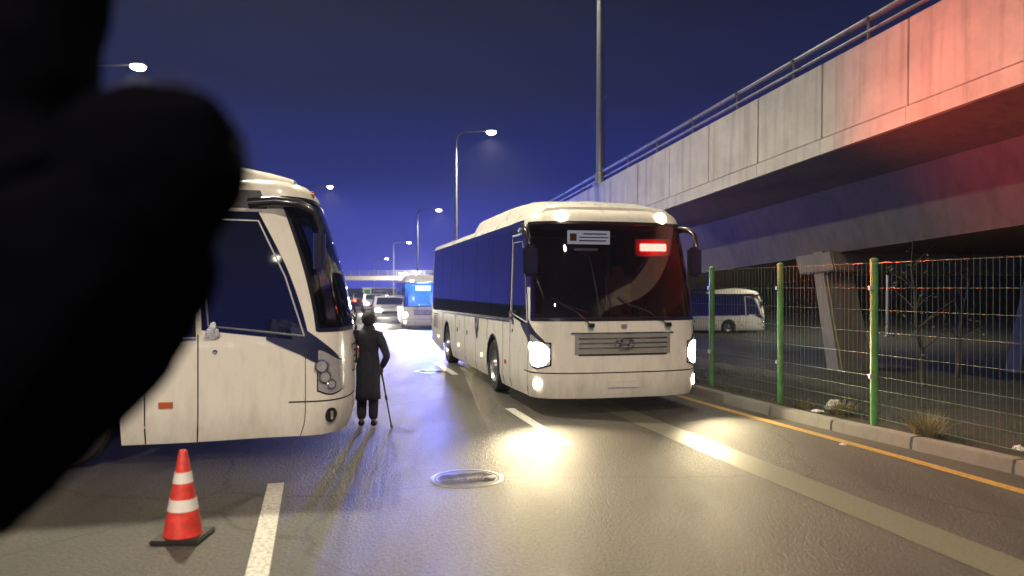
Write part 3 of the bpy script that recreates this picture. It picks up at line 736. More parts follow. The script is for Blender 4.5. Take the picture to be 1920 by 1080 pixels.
        b.tube(lst, 0.012, 4); b.build('window_gasket', M_GALV, dw)
        for xs, zt in ((-0.53, 1.38), (-1.74, 1.47), (-2.30, 1.40), (-3.65, 1.40), (-4.9, 1.40), (-6.2, 1.40), (-7.5, 1.40), (-9.6, 1.36)):
            e = sg * CO.es(xs); patch(e - 0.007, e + 0.007, lambda q: zlow(q) + 0.004, zt, 0.002, 1, 8, 0.012).build('panel_seam', M_SEAM, o)
        # handle, keyhole, small marker lamp
        c = CO.P(sg * CO.es(-1.58), 1.49, 0.02)
        b = MB(); b.lathe([(0.001, 0.0), (0.05, 0.0), (0.075, -0.0)], 'y', 10, c=c); b.box(c + Vector((0, sg * 0.02, 0.05)), (0.06, 0.05, 0.15), Matrix.Rotation(R(14), 3, 'Y')); b.box(c + Vector((-0.0, sg * 0.012, -0.03)), (0.17, 0.03, 0.04)); b.build('door_handle', M_CHROME, o, bevel=0.012)
        c = CO.P(sg * CO.es(-1.56), 1.27, 0.004); b = MB(); b.lathe([(0.001, sg * 0.008), (0.022, sg * 0.006), (0.028, 0)], 'y', 12, c=c); b.build('key_lock', M_CHROME, o)
        for xs, z in ((-2.08, 0.68), (-4.2, 0.62), (-7.0, 0.62), (-10.4, 0.62)):
            e = sg * CO.es(xs); patch(e - 0.075, e + 0.075, z - 0.035, z + 0.035, 0.012, 3, 1, 0.02).build('side_marker', M_SIDEM if (lit and xs < -2.5) else M_AMBER, o)
        for xs in (-4.7, -5.9, -7.2):
            e = sg * CO.es(xs); patch(e - 0.05, e + 0.05, 0.93, 1.03, 0.006, 2, 1, 0.02).build('locker_latch', M_BLACK, o)
        for k in range(8):
            e = sg * CO.es(-11.0); patch(e - 0.38, e + 0.38, 0.85 + k * 0.055, 0.87 + k * 0.055, 0.006, 3, 1, 0.01).build('vent_slat', M_SEAM, o)
        if crest:
            e = sg * CO.es(-4.75)
            cr = patch(e - 0.20, e + 0.20, lambda q: 0.93 + 0.22 * abs(q - e) / 0.20, 1.37, 0.006, 10, 3, 0.012).build('crest', M_NAVY, o)
            patch(e - 0.10, e + 0.10, lambda q: 1.12 + 0.10 * abs(q - e) / 0.10, lambda q: 1.28 - 0.05 * abs(q - e) / 0.10, 0.010, 8, 1, 0.006).build('crest_emblem', M_SILVER, cr)
        # wheels
        for ax in (AX_F, AX_R):
            wy = sg * (CO.HW - 0.02)
            wh = empty('wheel'); wh.parent = o; wh.location = (ax, wy, 0.5)
            b = MB(); b.lathe([(0.30, -0.02), (0.33, 0.0), (0.47, 0.0), (0.50, -0.03), (0.505, -0.14), (0.50, -0.26), (0.47, -0.29), (0.30, -0.29)] if sg > 0 else [(0.30, 0.02), (0.33, 0.0), (0.47, 0.0), (0.50, 0.03), (0.505, 0.14), (0.50, 0.26), (0.47, 0.29), (0.30, 0.29)], 'y', 28); b.build('tyre', M_RUB, wh, True)
            b = MB(); b.lathe([(r_, -sg * d_) for r_, d_ in ((0.31, 0.0), (0.29, 0.05), (0.22, 0.09), (0.13, 0.05), (0.11, -0.01), (0.001, -0.015))], 'y', 20)
            for k in range(8):
                a = k * math.pi / 4; b.prism((0.17 * math.cos(a), -sg * 0.09, 0.17 * math.sin(a)), (0.17 * math.cos(a), -sg * 0.03, 0.17 * math.sin(a)), 0.016, n=6)
            b.build('rim', M_RIM, wh, True)
            b = MB(); vs = []; n = 14
            for i in range(n + 1):
                a = math.pi * i / n
                for yy in (0.0, -0.55): vs.append((0.595 * math.cos(a), sg * yy, 0.02 + 0.595 * math.sin(a)))
            b.add(vs, [(2 * i, 2 * i + 1, 2 * i + 3, 2 * i + 2) for i in range(n)] + [tuple(2 * i + 1 for i in range(n + 1))]); b.build('wheel_well', M_SEAM, wh)
    # rear panel: window, lamps
    er = H_END - 1.4 + 0.45
    patch(er, H_END, 1.9, 2.9, 0.006, 8, 3, 0.02).build('rear_window', M_SIDEGL, o, True)
    patch(-H_END, -er, 1.9, 2.9, 0.006, 8, 3, 0.02).build('rear_window', M_SIDEGL, o, True)
    for sg in (-1, 1):
        patch(sg * (er - 0.1), sg * (er + 0.12), 0.9, 1.4, 0.008, 3, 3, 0.02).build('tail_lamp', M_AMBER, o, True)
    # ---- things on or behind the windscreen
    if led == 'red':
        c = CO.P(CO.ey(0.70, 2.70), 2.70, -0.10)
        b = MB(); b.box(c, (0.03, 0.46, 0.12)); b.build('red_light_bar', M_REDLED, o, bevel=0.01)
        b = MB(); b.box(c + Vector((-0.04, 0, 0)), (0.04, 0.62, 0.28)); b.build('light_bar_halo', M_REDPL, o)  # panel behind the bar standing in for its red halo
        lamp('red_bar_glow', 'POINT', c + Vector((0.10, 0, 0)), 5, (1.0, 0.06, 0.04), o, 0.06)
        lamp('red_bar_beam', 'SPOT', c + Vector((0.35, 0, 0.0)), 1700, (1.0, 0.09, 0.04), o, 0.12, 140, 0.9, aim=(1, 0.55, 0.45))
        lamp('red_bar_light', 'POINT', c + Vector((-0.25, 0, -0.1)), 12, (1.0, 0.06, 0.04), o, 0.15)
    if led == 'blue':
        c = CO.P(CO.ey(-0.15, 2.70), 2.74, -0.14)
        b = MB(); b.box(c, (0.05, 0.95, 0.30)); b.build('blue_light_bar', M_BLUELED, o, bevel=0.02)
        lamp('blue_bar_light', 'POINT', c + Vector((-0.5, 0, -0.2)), 5000, (0.06, 0.24, 1.0), o, 0.3)
        lamp('blue_bar_beam', 'SPOT', c + Vector((0.5, 0, 0.0)), 11000, (0.10, 0.16, 1.0), o, 0.3, 120, 0.8, aim=(1, 0, -0.12))
    if board:
        c = CO.P(CO.ey(-0.42, 2.90), 2.86, -0.12)
        bo = MB(); bo.box(c, (0.03, 0.72, 0.22)); bd = bo.build('destination_board', M_BOARD, o)
        b = MB(); b.box(c + Vector((0.02, 0.08, 0.0)), (0.01, 0.50, 0.016)); b.box(c + Vector((0.02, 0.10, 0.055)), (0.01, 0.40, 0.02)); b.box(c + Vector((0.02, 0.06, -0.055)), (0.01, 0.46, 0.02)); b.build('board_print', M_BOARDT, bd)
        b = MB(); b.box(c + Vector((0.02, -0.27, 0.0)), (0.01, 0.11, 0.12)); b.build('board_symbol', M_BOARDO, bd)
        c = CO.P(CO.ey(-0.5, 2.65), 2.65, -0.1); b = MB(); b.box(c, (0.01, 0.40, 0.04)); b.build('notice_strip', M_BAND, o)
    if lit:
        for sg in (-1, 1):
            c = CO.P(sg * CO.FA * 0.68, 0.95, 0.10)
            lamp('headlight_beam', 'SPOT', c, lit, (1.0, 0.81, 0.48), o, 0.09, 85, 0.9, aim=(1, sg * 0.02, -0.2))
    return o

def heading(fx, fy): return math.atan2(fy, fx)
# parked coach on the left, its right side to us
TH = R(12)
fx, fy = math.cos(TH), math.sin(TH)
near = Vector((-1.86, 8.83)); c1 = near + Vector((-fy, fx)) * CO.HW
coach('parked_coach', (c1.x, c1.y, 0), TH, 'cream coach parked side-on at left behind the traffic cone', 'white coaches', 0, None)
# moving coach in the middle
fw = Vector((0.240, -0.971)); lf = Vector((0.975, 0.223))
coach('moving_coach', (1.76, 11.75, 0), heading(fw.x, fw.y), 'white coach driving towards us with lit headlights and red light bar', 'white coaches', 780, 'red', board=True, crest=True)
# minibus following it
coach('minibus', (-4.15, 36.0, 0), heading(0.20, -0.98), 'white minibus with blue light in its windscreen behind the moving coach', None, 2600, 'blue', scale=0.74)
# coach parked in the lot beyond the fence
coach('parked_minibus', (11.3, 34.0, -0.01), R(4), 'small far white minibus parked beyond the fence under the overpass', None, 0, None, windscreen_open=False, scale=0.56)

# ------------------------------------------------------------------ traffic cone
def traffic_cone(x, y, label):
    o = empty('traffic_cone', (x, y, 0.0))
    b = MB(); b.box((0, 0, 0.02), (0.38, 0.38, 0.035)); b.build('base', M_SEAM, o, bevel=0.012)
    def r(z): return 0.150 - (0.150 - 0.030) * (z - 0.035) / 0.665
    for (z0, z1, m, nm, off) in ((0.035, 0.235, M_CONE, 'cone_shell', 0), (0.235, 0.325, M_BAND, 'reflective_band', 0.003), (0.325, 0.45, M_CONE, 'cone_shell', 0), (0.45, 0.535, M_BAND, 'reflective_band', 0.003), (0.535, 0.70, M_CONE, 'cone_shell', 0)):
        b = MB(); pr = [(r(z0) + off, z0), (r(z1) + off, z1)]
        if off: pr = [(r(z0) - 0.004, z0 + 0.001)] + pr + [(r(z1) - 0.004, z1 - 0.001)]
        if z1 == 0.70: pr += [(0.026, 0.705), (0.016, 0.705), (0.014, 0.60)]
        b.lathe(pr, n=28); b.build(nm, m, o, True)
    return tag(o, label, 'traffic cone')
traffic_cone(-2.63, 5.97, 'red orange traffic cone with two white bands beside the parked coach')

# ------------------------------------------------------------------ mesh fence on the verge
fo = empty('wire_fence', (*rxy(7.35, 10), 0))
fl = Vector(fo.location)
FT = [0.8, 3.4, 6.0] + [8.59 + 2.07 * k for k in range(0, 14)]
def fpt(t, z): x, y = rxy(7.35 - 0.10 * sm((t - 9) / 4), t); return Vector((x, y, z)) - fl
for k, t in enumerate(FT):
    b = MB(); b.prism(fpt(t, 0.05), fpt(t, 2.36), 0.052, n=14); b.lathe([(0.056, 2.36), (0.056, 2.39), (0.03, 2.41), (0.001, 2.415)], n=14, c=fpt(t, 0))
    b.build('post', M_POST, fo, True)
for k in range(len(FT) - 1):
    if FT[k] > 26: break
    b = MB(); a, c = FT[k] + 0.06, FT[k + 1] - 0.06; n = int((c - a) / 0.085)
    side = Vector((UY, -UX, 0))
    for i in range(n + 1):
        t = a + (c - a) * i / n; dz = random.uniform(-0.006, 0.006)
        zs = (0.24, 1.2, 2.34)
        b.prism(fpt(t, 0.22 + dz), fpt(t, 2.36 + dz), 0.0022, n=3, cap=False)
    for z in (0.24, 0.43, 0.62, 0.80, 1.10, 1.40, 1.70, 2.0, 2.34):
        for ds in (-0.007, 0.007):
            b.prism(fpt(a, z) + side * ds, fpt(c, z) + side * ds, 0.0026, n=4, cap=False)
    b.build('mesh_panel', M_WIRE, fo, kind='stuff')
    for z in (0.8, 2.0):
        b = MB(); b.box(fpt(FT[k], z) - side * 0.055, (0.05, 0.05, 0.06)); b.build('clamp', M_GALV, fo)
tag(fo, 'green post and wire mesh fence along the right verge', 'fence')

# ------------------------------------------------------------------ verge plants and litter
def tuft(l, t, r, h, n, mat, label):
    o = empty('grass_tuft', (*rxy(l, t), 0.13)); b = MB()
    for i in range(n):
        a = random.uniform(0, 2 * math.pi); q = r * random.random() ** 0.7; ln = h * random.uniform(0.5, 1.1); le = random.uniform(0.2, 0.9)
        p = Vector((q * 0.4 * math.cos(a), q * 0.4 * math.sin(a), -0.03)); d = Vector((math.cos(a) * le, math.sin(a) * le, 1)).normalized()
        side = d.cross(Vector((0, 0, 1))).normalized() * random.uniform(0.003, 0.006)
        m1 = p + d * ln * 0.6; tip = p + d * ln + Vector((math.cos(a), math.sin(a), -0.6)) * ln * 0.25 * le
        b.add([p - side, p + side, m1 + side * 0.8, m1 - side * 0.8, tip], [(0, 1, 2, 3), (3, 2, 4)])
    b.build('blades', mat, o, kind='stuff')
    return tag(o, label, 'grass tuft', 'grass tufts on the verge')
tuft(7.42, 7.75, 0.34, 0.42, 260, M_GRASS, 'large dry straw grass tuft right of the nearest green post')
tuft(7.55, 9.5, 0.34, 0.32, 200, M_GRASS, 'low dry grass tuft left of the nearest green post')
tuft(7.50, 5.55, 0.22, 0.25, 110, M_GRASS, 'small dry grass tuft nearest the right edge by the kerb')
tuft(7.95, 6.7, 0.30, 0.30, 140, M_GRASSG, 'green grass tuft under the near wire mesh')
tuft(7.35, 10.1, 0.25, 0.22, 110, M_GRASS, 'dry grass tuft near the middle green post')
tuft(7.2, 13.6, 0.3, 0.25, 90, M_GRASSG, 'green grass tuft at the kerb beside the moving coach')
# low ground cover, one mass
b = MB()
for i in range(5200):
    t = random.uniform(2.0, 16); l = kerb_l(t) + 0.25 + random.random() ** 1.3 * 3.2
    if math.sin(l * 3 + t * 1.7) + math.sin(t * 2.9 - l) < random.uniform(-0.9, 0.9): continue
    x, y = rxy(l, t); a = random.uniform(0, 6.28); h = random.uniform(0.04, 0.17); s_ = Vector((math.cos(a), math.sin(a), 0)) * 0.006
    p = Vector((x, y, 0.12)); tp = p + Vector((random.uniform(-.07, .07), random.uniform(-.07, .07), h))
    b.add([p - s_, p + s_, tp], [(0, 1, 2)])
gc = b.build('ground_cover', M_GRASSG, kind='stuff'); gc['label'] = 'thin low weeds covering the dark verge'; gc['category'] = 'ground cover'
def litter(l, t, size, label, nm='plastic_bag', flat=0.5):
    o = bmesh.new(); bmesh.ops.create_icosphere(o, subdivisions=3, radius=size)
    rnd = random.Random(int(l * 1000 + t * 77))
    k1, k2 = rnd.uniform(20, 40), rnd.uniform(30, 60)
    for v in o.verts:
        c = v.co.normalized(); q = 1 + 0.30 * math.sin(c.x * k1 * 0.3 + c.z * 7) * math.cos(c.y * k2 * 0.25) + rnd.uniform(-0.13, 0.13)
        v.co = Vector((c.x * 1.2, c.y * 0.9, c.z * flat)) * size * q
        if v.co.z < -size * flat * 0.35: v.co.z = -size * flat * 0.35
    me = bpy.data.meshes.new(nm); o.to_mesh(me); o.free(); me.materials.append(M_LITTER)
    ob = bpy.data.objects.new(nm, me); COL.objects.link(ob)
    t_z = 0.15 if l > kerb_l(t) + 0.02 else 0.0
    ob.location = (*rxy(l, t), t_z + size * flat * 0.33)
    return tag(ob, label, 'litter', 'litter on the verge')
litter(7.62, 9.75, 0.10, 'crumpled white plastic bag standing between the two near green posts', flat=1.1)
litter(7.25, 9.65, 0.07, 'flat white scrap on the kerb left of the dry tuft', 'paper_scrap', 0.3)
litter(7.72, 6.75, 0.055, 'small crumpled white scrap under the near wire mesh', 'paper_scrap', 0.8)
litter(7.05, 5.75, 0.055, 'crumpled wrapper in the gutter at the far right', 'wrapper', 0.5)
litter(7.6, 6.35, 0.05, 'flat pale scrap on soil below the wire mesh', 'paper_scrap', 0.3)
litter(6.5, 8.15, 0.035, 'tiny pale scrap lying on the yellow line', 'paper_scrap', 0.4)

# slim bare trees in the dark behind the fence
def slim_tree(x, y, h, lean, label, seed):
    rnd = random.Random(seed); o = empty('slim_tree', (x, y, 0.05))
    b = MB(); pts = [Vector((lean * (i / 6) ** 1.2 * h + rnd.uniform(-.03, .03), rnd.uniform(-.03, .03), h * i / 6)) for i in range(7)]
    b.tube(pts, [0.055 - 0.007 * i for i in range(7)], 7)
    tips = []
    for i in range(2, 7):
        for k in range(3):
            a = rnd.uniform(0, 6.28); d = Vector((math.cos(a), math.sin(a), rnd.uniform(0.4, 1.1))).normalized(); L_ = rnd.uniform(0.4, 0.9)
            q = pts[i] + d * L_; b.tube([pts[i], pts[i] + d * L_ * 0.5 + Vector((0, 0, 0.04)), q], [0.018, 0.011, 0.004], 4); tips += [q, pts[i] + d * L_ * 0.6]
    b.build('trunk', M_BARK, o)
    b = MB()
    for q in tips:
        for k in range(3):
            c = q + Vector((rnd.gauss(0, .2), rnd.gauss(0, .2), rnd.gauss(0, .17))); u = Vector((rnd.uniform(-1, 1), rnd.uniform(-1, 1), rnd.uniform(-1, 1))).normalized(); w_ = u.orthogonal().normalized()
            b.add([c - u * .05, c + w_ * .025, c + u * .05, c - w_ * .025], [(0, 1, 2, 3)])
    b.build('crown', M_LEAF, o, kind='stuff')
    return tag(o, label, 'tree', 'slim trees behind the fence')
slim_tree(7.9, 14.3, 2.3, -0.12, 'slim dark young tree behind the near wire mesh', 3)
slim_tree(9.3, 15.6, 2.5, 0.10, 'slim dark young tree nearest the right edge behind the fence', 5)

# dark planted bank that closes the view beyond the lot
bk = MB(); vs = []; nx = 40
for i in range(nx + 1):
    x = 6 + i * 2.2
    for (dy, z) in ((0, -0.05), (3, 1.6), (7, 3.2 + 0.5 * math.sin(i * 0.9)), (14, 4.0 + 0.6 * math.sin(i * 0.7 + 1))): vs.append((x, 64 + dy - i * 0.7, z + random.uniform(-0.1, 0.1)))
bk.add(vs, [(i * 4 + j, i * 4 + j + 1, i * 4 + 5 + j, i * 4 + 4 + j) for i in range(nx) for j in range(3)])
structure(bk.build('embankment', M_SOIL, smooth=True, autosmooth=False))

# ------------------------------------------------------------------ far road: footbridge, sign frame, cars
fb = empty('footbridge', (-20, 163, 0))
b = MB(); b.box((0, 0, 4.15), (46, 2.6, 0.9)); b.build('girder', M_BAND, fb)
for dz in (0.75, 1.15, 1.55):
    b = MB(); b.box((0, -1.2, 4.15 + dz), (46, 0.08, 0.08)); b.build('handrail', M_GALV, fb)
for k in range(24):
    b = MB(); b.box((-23 + k * 2, -1.2, 5.2), (0.09, 0.09, 1.2)); b.build('handrail_post', M_GALV, fb)
for x in (-22, 21):
    b = MB(); b.box((x, 0, 1.85), (1.1, 1.6, 3.8)); b.build('pier', M_CONC, fb)
tag(fb, 'pale footbridge crossing the road far behind the minibus', 'footbridge')
M_SIGNG = pm('sign_green', (0.02, 0.16, 0.08), 0.4, var=0.1)
sf = empty('sign_gantry', (-15.4, 80, 0))
for x in (0, 3.4):
    b = MB(); b.prism((x, 0, 0), (x, 0, 2.0), 0.07, n=8); b.build('post', M_GALV, sf)
b = MB(); b.box((1.5, 0, 2.0), (4.4, 0.1, 0.12)); b.build('beam', M_GALV, sf)
b = MB(); b.box((-0.1, -0.1, 1.65), (0.85, 0.05, 0.62)); sg_ = b.build('sign_board', M_BAND, sf)
b = MB(); b.box((-0.1, -0.13, 1.65), (0.65, 0.01, 0.42)); b.build('sign_face', M_SIGNG, sg_)
tag(sf, 'low frame with small green and white sign far down the road', 'road sign')

M_CARW = pm('car_white', (0.72, 0.72, 0.72), 0.25, var=0.06, coat=0.5)
M_CARD = pm('car_dark', (0.03, 0.03, 0.04), 0.25, var=0.1, coat=0.5)
M_TAIL = emis('tail_glow', (1.0, 0.06, 0.03), 14)
M_CARH = emis('car_headlight_glow', (1.0, 0.95, 0.85), 35)
def car(x, y, hd, label, paint, lights, van=False):
    o = empty('car', (x, y, 0), hd); hw = 0.9
    prof = [(2.2, 0.35), (2.25, 0.62), (2.1, 0.82), (1.15, 0.98), (0.45, 1.48), (-1.3, 1.52), (-2.0, 1.10), (-2.25, 1.0), (-2.3, 0.5), (-2.2, 0.32)]
    if van: prof = [(2.2, 0.35), (2.3, 0.7), (2.1, 1.05), (1.5, 1.2), (0.95, 1.95), (-2.2, 2.0), (-2.35, 1.2), (-2.35, 0.4)]
    b = MB(); vs = []; m = len(prof)
    for (s_, q) in ((-1, 0.9), (-0.97, 1), (0.97, 1), (1, 0.9)):
        for (px, pz) in prof:
            tum = 0.13 * max(0, pz - 0.95) / 0.55
            vs.append((px * (0.985 if abs(s_) == 1 else 1), (s_ * hw - math.copysign(tum, s_)), 0.35 + (pz - 0.35) * (0.985 if abs(s_) == 1 else 1)))
    fs = [(i * m + k, i * m + (k + 1) % m, (i + 1) * m + (k + 1) % m, (i + 1) * m + k) for i in range(3) for k in range(m)] + [tuple(range(m))[::-1], tuple(range(3 * m, 4 * m))]
    b.add(vs, fs); b.build('body', paint, o, True)
    a, c = ((1.10, 1.04), (0.52, 1.43)) if not van else ((1.45, 1.26), (0.99, 1.90))
    b = MB(); nrm = Vector((c[1] - a[1], 0, a[0] - c[0])).normalized() * 0.015
    b.add([Vector((a[0], -0.72, a[1])) + nrm, Vector((a[0], 0.72, a[1])) + nrm, Vector((c[0], 0.64, c[1])) + nrm, Vector((c[0], -0.64, c[1])) + nrm], [(0, 1, 2, 3)]); b.build('windscreen', M_SIDEGL, o)
    if not van:
        b = MB(); b.add([(-1.98, -0.68, 1.15), (-1.98, 0.68, 1.15), (-1.38, 0.62, 1.50), (-1.38, -0.62, 1.50)], [(0, 1, 2, 3)])
        o2 = b.build('rear_window', M_SIDEGL, o); o2.location = (-0.015, 0, 0.02)
    for s_ in (-1, 1):
        z0, z1 = (1.02, 1.42) if not van else (1.25, 1.85)
        b = MB(); w0 = hw + 0.012; b.add([(0.9, s_ * (w0 - 0.01), z0), (-1.7, s_ * (w0 - 0.01), z0), (-1.35, s_ * (w0 - 0.11), z1), (0.5, s_ * (w0 - 0.11), z1)], [(0, 1, 2, 3)]); b.build('side_window', M_SIDEGL, o)
        b = MB(); b.box((2.2, s_ * 0.66, 0.74), (0.12, 0.34, 0.16)); b.build('headlight', M_CARH if lights in ('head', 'lamp') else M_LENS, o, bevel=0.03)
        b = MB(); b.box((-2.27, s_ * 0.68, 0.86), (0.10, 0.36, 0.16)); b.build('tail_lamp', M_TAIL if lights == 'tail' else M_AMBER, o, bevel=0.03)
        for ax in (1.4, -1.4):
            wh = empty('wheel'); wh.parent = o; wh.location = (ax, s_ * (hw - 0.06), 0.32)
            b = MB(); b.lathe([(0.2, -0.1), (0.3, -0.1), (0.32, -0.07), (0.32, 0.07), (0.3, 0.1), (0.2, 0.1)], 'y', 18); b.build('tyre', M_RUB, wh, True)
            b = MB(); b.lathe([(0.001, 0.09), (0.2, 0.08), (0.2, -0.08), (0.001, -0.09)], 'y', 14); b.build('rim', M_RIM, wh)
    b = MB(); b.box((2.25, 0, 0.6), (0.06, 0.9, 0.16)); b.build('grille', M_BLACK, o)
    if lights == 'head':
        for s_ in (-1, 1): lamp('headlight_beam', 'SPOT', (2.45, s_ * 0.66, 0.74), 1300, (1.0, 0.94, 0.82), o, 0.08, 90, 0.9, aim=(1, 0, -0.06))
    return tag(o, label, 'car', 'cars far down the road')
def on_px(px, y): return (px - 960) / 1400 * y
car(on_px(727, 45), 45, heading(0.22, -0.97), 'white car with bright headlights left of the minibus', M_CARW, 'head')
car(on_px(700, 62), 62, heading(0.24, -0.97), 'white car with headlights on, farther left beside the person', M_CARW, 'head')
car(on_px(683, 84), 84, heading(-0.2, 0.98), 'dark car driving away with red tail lamps far off', M_CARD, 'tail')
car(on_px(703, 100), 100, heading(-0.15, 0.98), 'dark car with tail lamps under the footbridge', M_CARD, 'tail')
car(on_px(716, 118), 118, heading(0.2, -0.98), 'farthest white car facing us near the footbridge', M_CARW, 'head')

car(on_px(690, 92), 92, heading(0.21, -0.98), 'small far car with headlights at the left end of the traffic', M_CARD, 'lamp')
car(on_px(708, 138), 138, heading(0.2, -0.98), 'tiny far car with headlights right of the tail lamps', M_CARW, 'lamp')
car(on_px(694, 132), 132, heading(-0.18, 0.98), 'tiny far car with tail lamps left of the sign', M_CARD, 'tail')
car(on_px(678, 70), 70, heading(-0.2, 0.98), 'dark car with tail lamps just beside the parked coach mirror', M_CARD, 'tail')
car(-2.2, -24.0, heading(0.05, 1), 'unseen white car with headlights added behind the viewer for reflections', M_CARW, 'lamp')  # cars behind the viewer, added so the glass has headlights to reflect
car(1.6, -33.0, heading(0.0, 1), 'unseen dark car with headlights added behind the viewer for reflections', M_CARD, 'lamp')
car(-6.5, -37.0, heading(0.08, 1), 'unseen white car added farther left behind the viewer for reflections', M_CARW, 'lamp')
# ------------------------------------------------------------------ people
def skin(name, verts, edges, mat, parent, root=0, sub=2):
    me = bpy.data.meshes.new(name); me.from_pydata([v[0] for v in verts], edges, []); me.update()
    o = bpy.data.objects.new(name, me); COL.objects.link(o)
    m = o.modifiers.new('skin', 'SKIN'); m.use_smooth_shade = True
    sv = me.skin_vertices[0].data
    for i, v in enumerate(verts):
        r = v[1]; sv[i].radius = (r, r) if not hasattr(r, '__len__') else r
        sv[i].use_root = (i == root)
    ss = o.modifiers.new('sub', 'SUBSURF'); ss.levels = sub; ss.render_levels = sub
    dg = bpy.context.evaluated_depsgraph_get(); dg.update()
    nm = bpy.data.meshes.new_from_object(o.evaluated_get(dg)); o.modifiers.clear(); o.data = nm
    nm.materials.clear(); nm.materials.append(mat)
    nm.polygons.foreach_set('use_smooth', [True] * len(nm.polygons))
    o.parent = parent; return o
def hand(verts, edges, wrist_i, wrist, d, up, side):
    """palm and five curled fingers; d along the hand, side towards the thumb, up out of the back of the hand"""
    d, up, side = Vector(d).normalized(), Vector(up).normalized(), Vector(side).normalized(); w = Vector(wrist)
    p = len(verts); verts.append((w + d * 0.045, (0.036, 0.022))); edges.append((wrist_i, p))
    p2 = len(verts); verts.append((w + d * 0.085, (0.036, 0.018))); edges.append((p, p2))
    for k, (off, ln) in enumerate(((0.030, 0.070), (0.010, 0.080), (-0.010, 0.074), (-0.030, 0.058))):
        prev = p2; q = w + d * 0.095 + side * off
        for (f, c) in ((0.35, 0.10), (0.7, 0.45), (0.9, 0.85)):
            i = len(verts); verts.append((q + d * ln * f * (1 - c * 0.4) - up * ln * c * 0.55, 0.0085)); edges.append((prev, i)); prev = i
    prev = p
    for (a, b_, c) in ((0.05, 0.045, 0.01), (0.08, 0.052, 0.025), (0.10, 0.045, 0.04)):
        i = len(verts); verts.append((w + d * a + side * b_ - up * c, 0.0095)); edges.append((prev, i)); prev = i
def head(verts, edges, neck_i, c, up, fwd):
    c, up, fwd = Vector(c), Vector(up).normalized(), Vector(fwd).normalized(); sd = up.cross(fwd).normalized()
    pts = [(c - up * 0.085 + fwd * 0.012, (0.060, 0.064)), (c - up * 0.03 + fwd * 0.012, (0.074, 0.084)), (c + up * 0.045, (0.076, 0.092)), (c + up * 0.095 - fwd * 0.004, (0.050, 0.062))]
    prev = neck_i
    for v in pts:
        i = len(verts); verts.append(v); edges.append((prev, i)); prev = i
def loft(name, rings, mat, parent, n=28, wr=0.0, cap=True, seed=1):
    rnd = random.Random(seed); ph = [rnd.uniform(0, 6.28) for _ in range(8)]
    b = MB(); vs = []
    for i, (c, rx, ry) in enumerate(rings):
        for k in range(n):
            a = 2 * math.pi * k / n
            q = 1 + wr * (math.sin(3 * a + ph[0] + i * .2) + 0.7 * math.sin(7 * a + ph[1] + i * 0.5) + 0.5 * math.sin(11 * a + ph[2] - i * .4))
            vs.append(Vector(c) + Vector((rx * q * math.cos(a), ry * q * math.sin(a), 0)))
    fs = [(i * n + k, i * n + (k + 1) % n, (i + 1) * n + (k + 1) % n, (i + 1) * n + k) for i in range(len(rings) - 1) for k in range(n)]
    if cap: fs += [tuple(range(n))[::-1], tuple(range((len(rings) - 1) * n, len(rings) * n))]
    b.add(vs, fs); return b.build(name, mat, parent, True, autosmooth=False)

# person with walking stick, back to us, in front of the parked coach
PX, PY = -2.09, 10.80
pr = empty('person', (PX, PY, 0))
V = []; E = []
def av(co, r, p=None):
    V.append((Vector(co), r)); i = len(V) - 1
    if p is not None: E.append((p, i))
    return i
# body: one continuous figure
pel = av((0, 0, 0.86), (0.13, 0.10)); wa = av((0, 0.01, 1.02), (0.125, 0.10), pel); ch = av((0.0, 0.03, 1.22), (0.15, 0.11), wa); up_ = av((0.0, 0.04, 1.33), (0.12, 0.09), ch); nk = av((0, 0.065, 1.40), 0.052, up_)
head(V, E, nk, (0, 0.10, 1.525), (0, 0.12, 1), (0, 1, -0.1))
HANDP = {}
for sg, sh, el, wr_ in ((1, (0.16, 0.03, 1.30), (0.285, 0.0, 1.02), (0.185, 0.13, 0.83)), (-1, (-0.16, 0.03, 1.30), (-0.21, 0.03, 1.04), (-0.16, 0.20, 0.90))):
    a = av(sh, 0.060, up_); m_ = av((Vector(sh) + Vector(el)) / 2, 0.048, a); b_ = av(el, 0.042, m_); c_ = av((Vector(el) + Vector(wr_)) / 2, 0.038, b_); w_ = av(wr_, 0.026, c_)
    hand(V, E, w_, wr_, (Vector(wr_) - Vector(el)) + Vector((0, 0.08, -0.05)), (sg * 0.3, 0.3, 0.8), (-sg, 0.2, 0.1)); HANDP[sg] = wr_
for sg in (-1, 1):
    hip = av((sg * 0.085, 0, 0.80), 0.085, pel); kn = av((sg * 0.085, 0.02, 0.46), 0.055, hip); cf = av((sg * 0.085, -0.01, 0.28), 0.050, kn); an = av((sg * 0.085, -0.01, 0.085), 0.036, cf); to = av((sg * 0.095, 0.13, 0.045), 0.034, an)
skin('body', V, E, M_SKIN, pr)
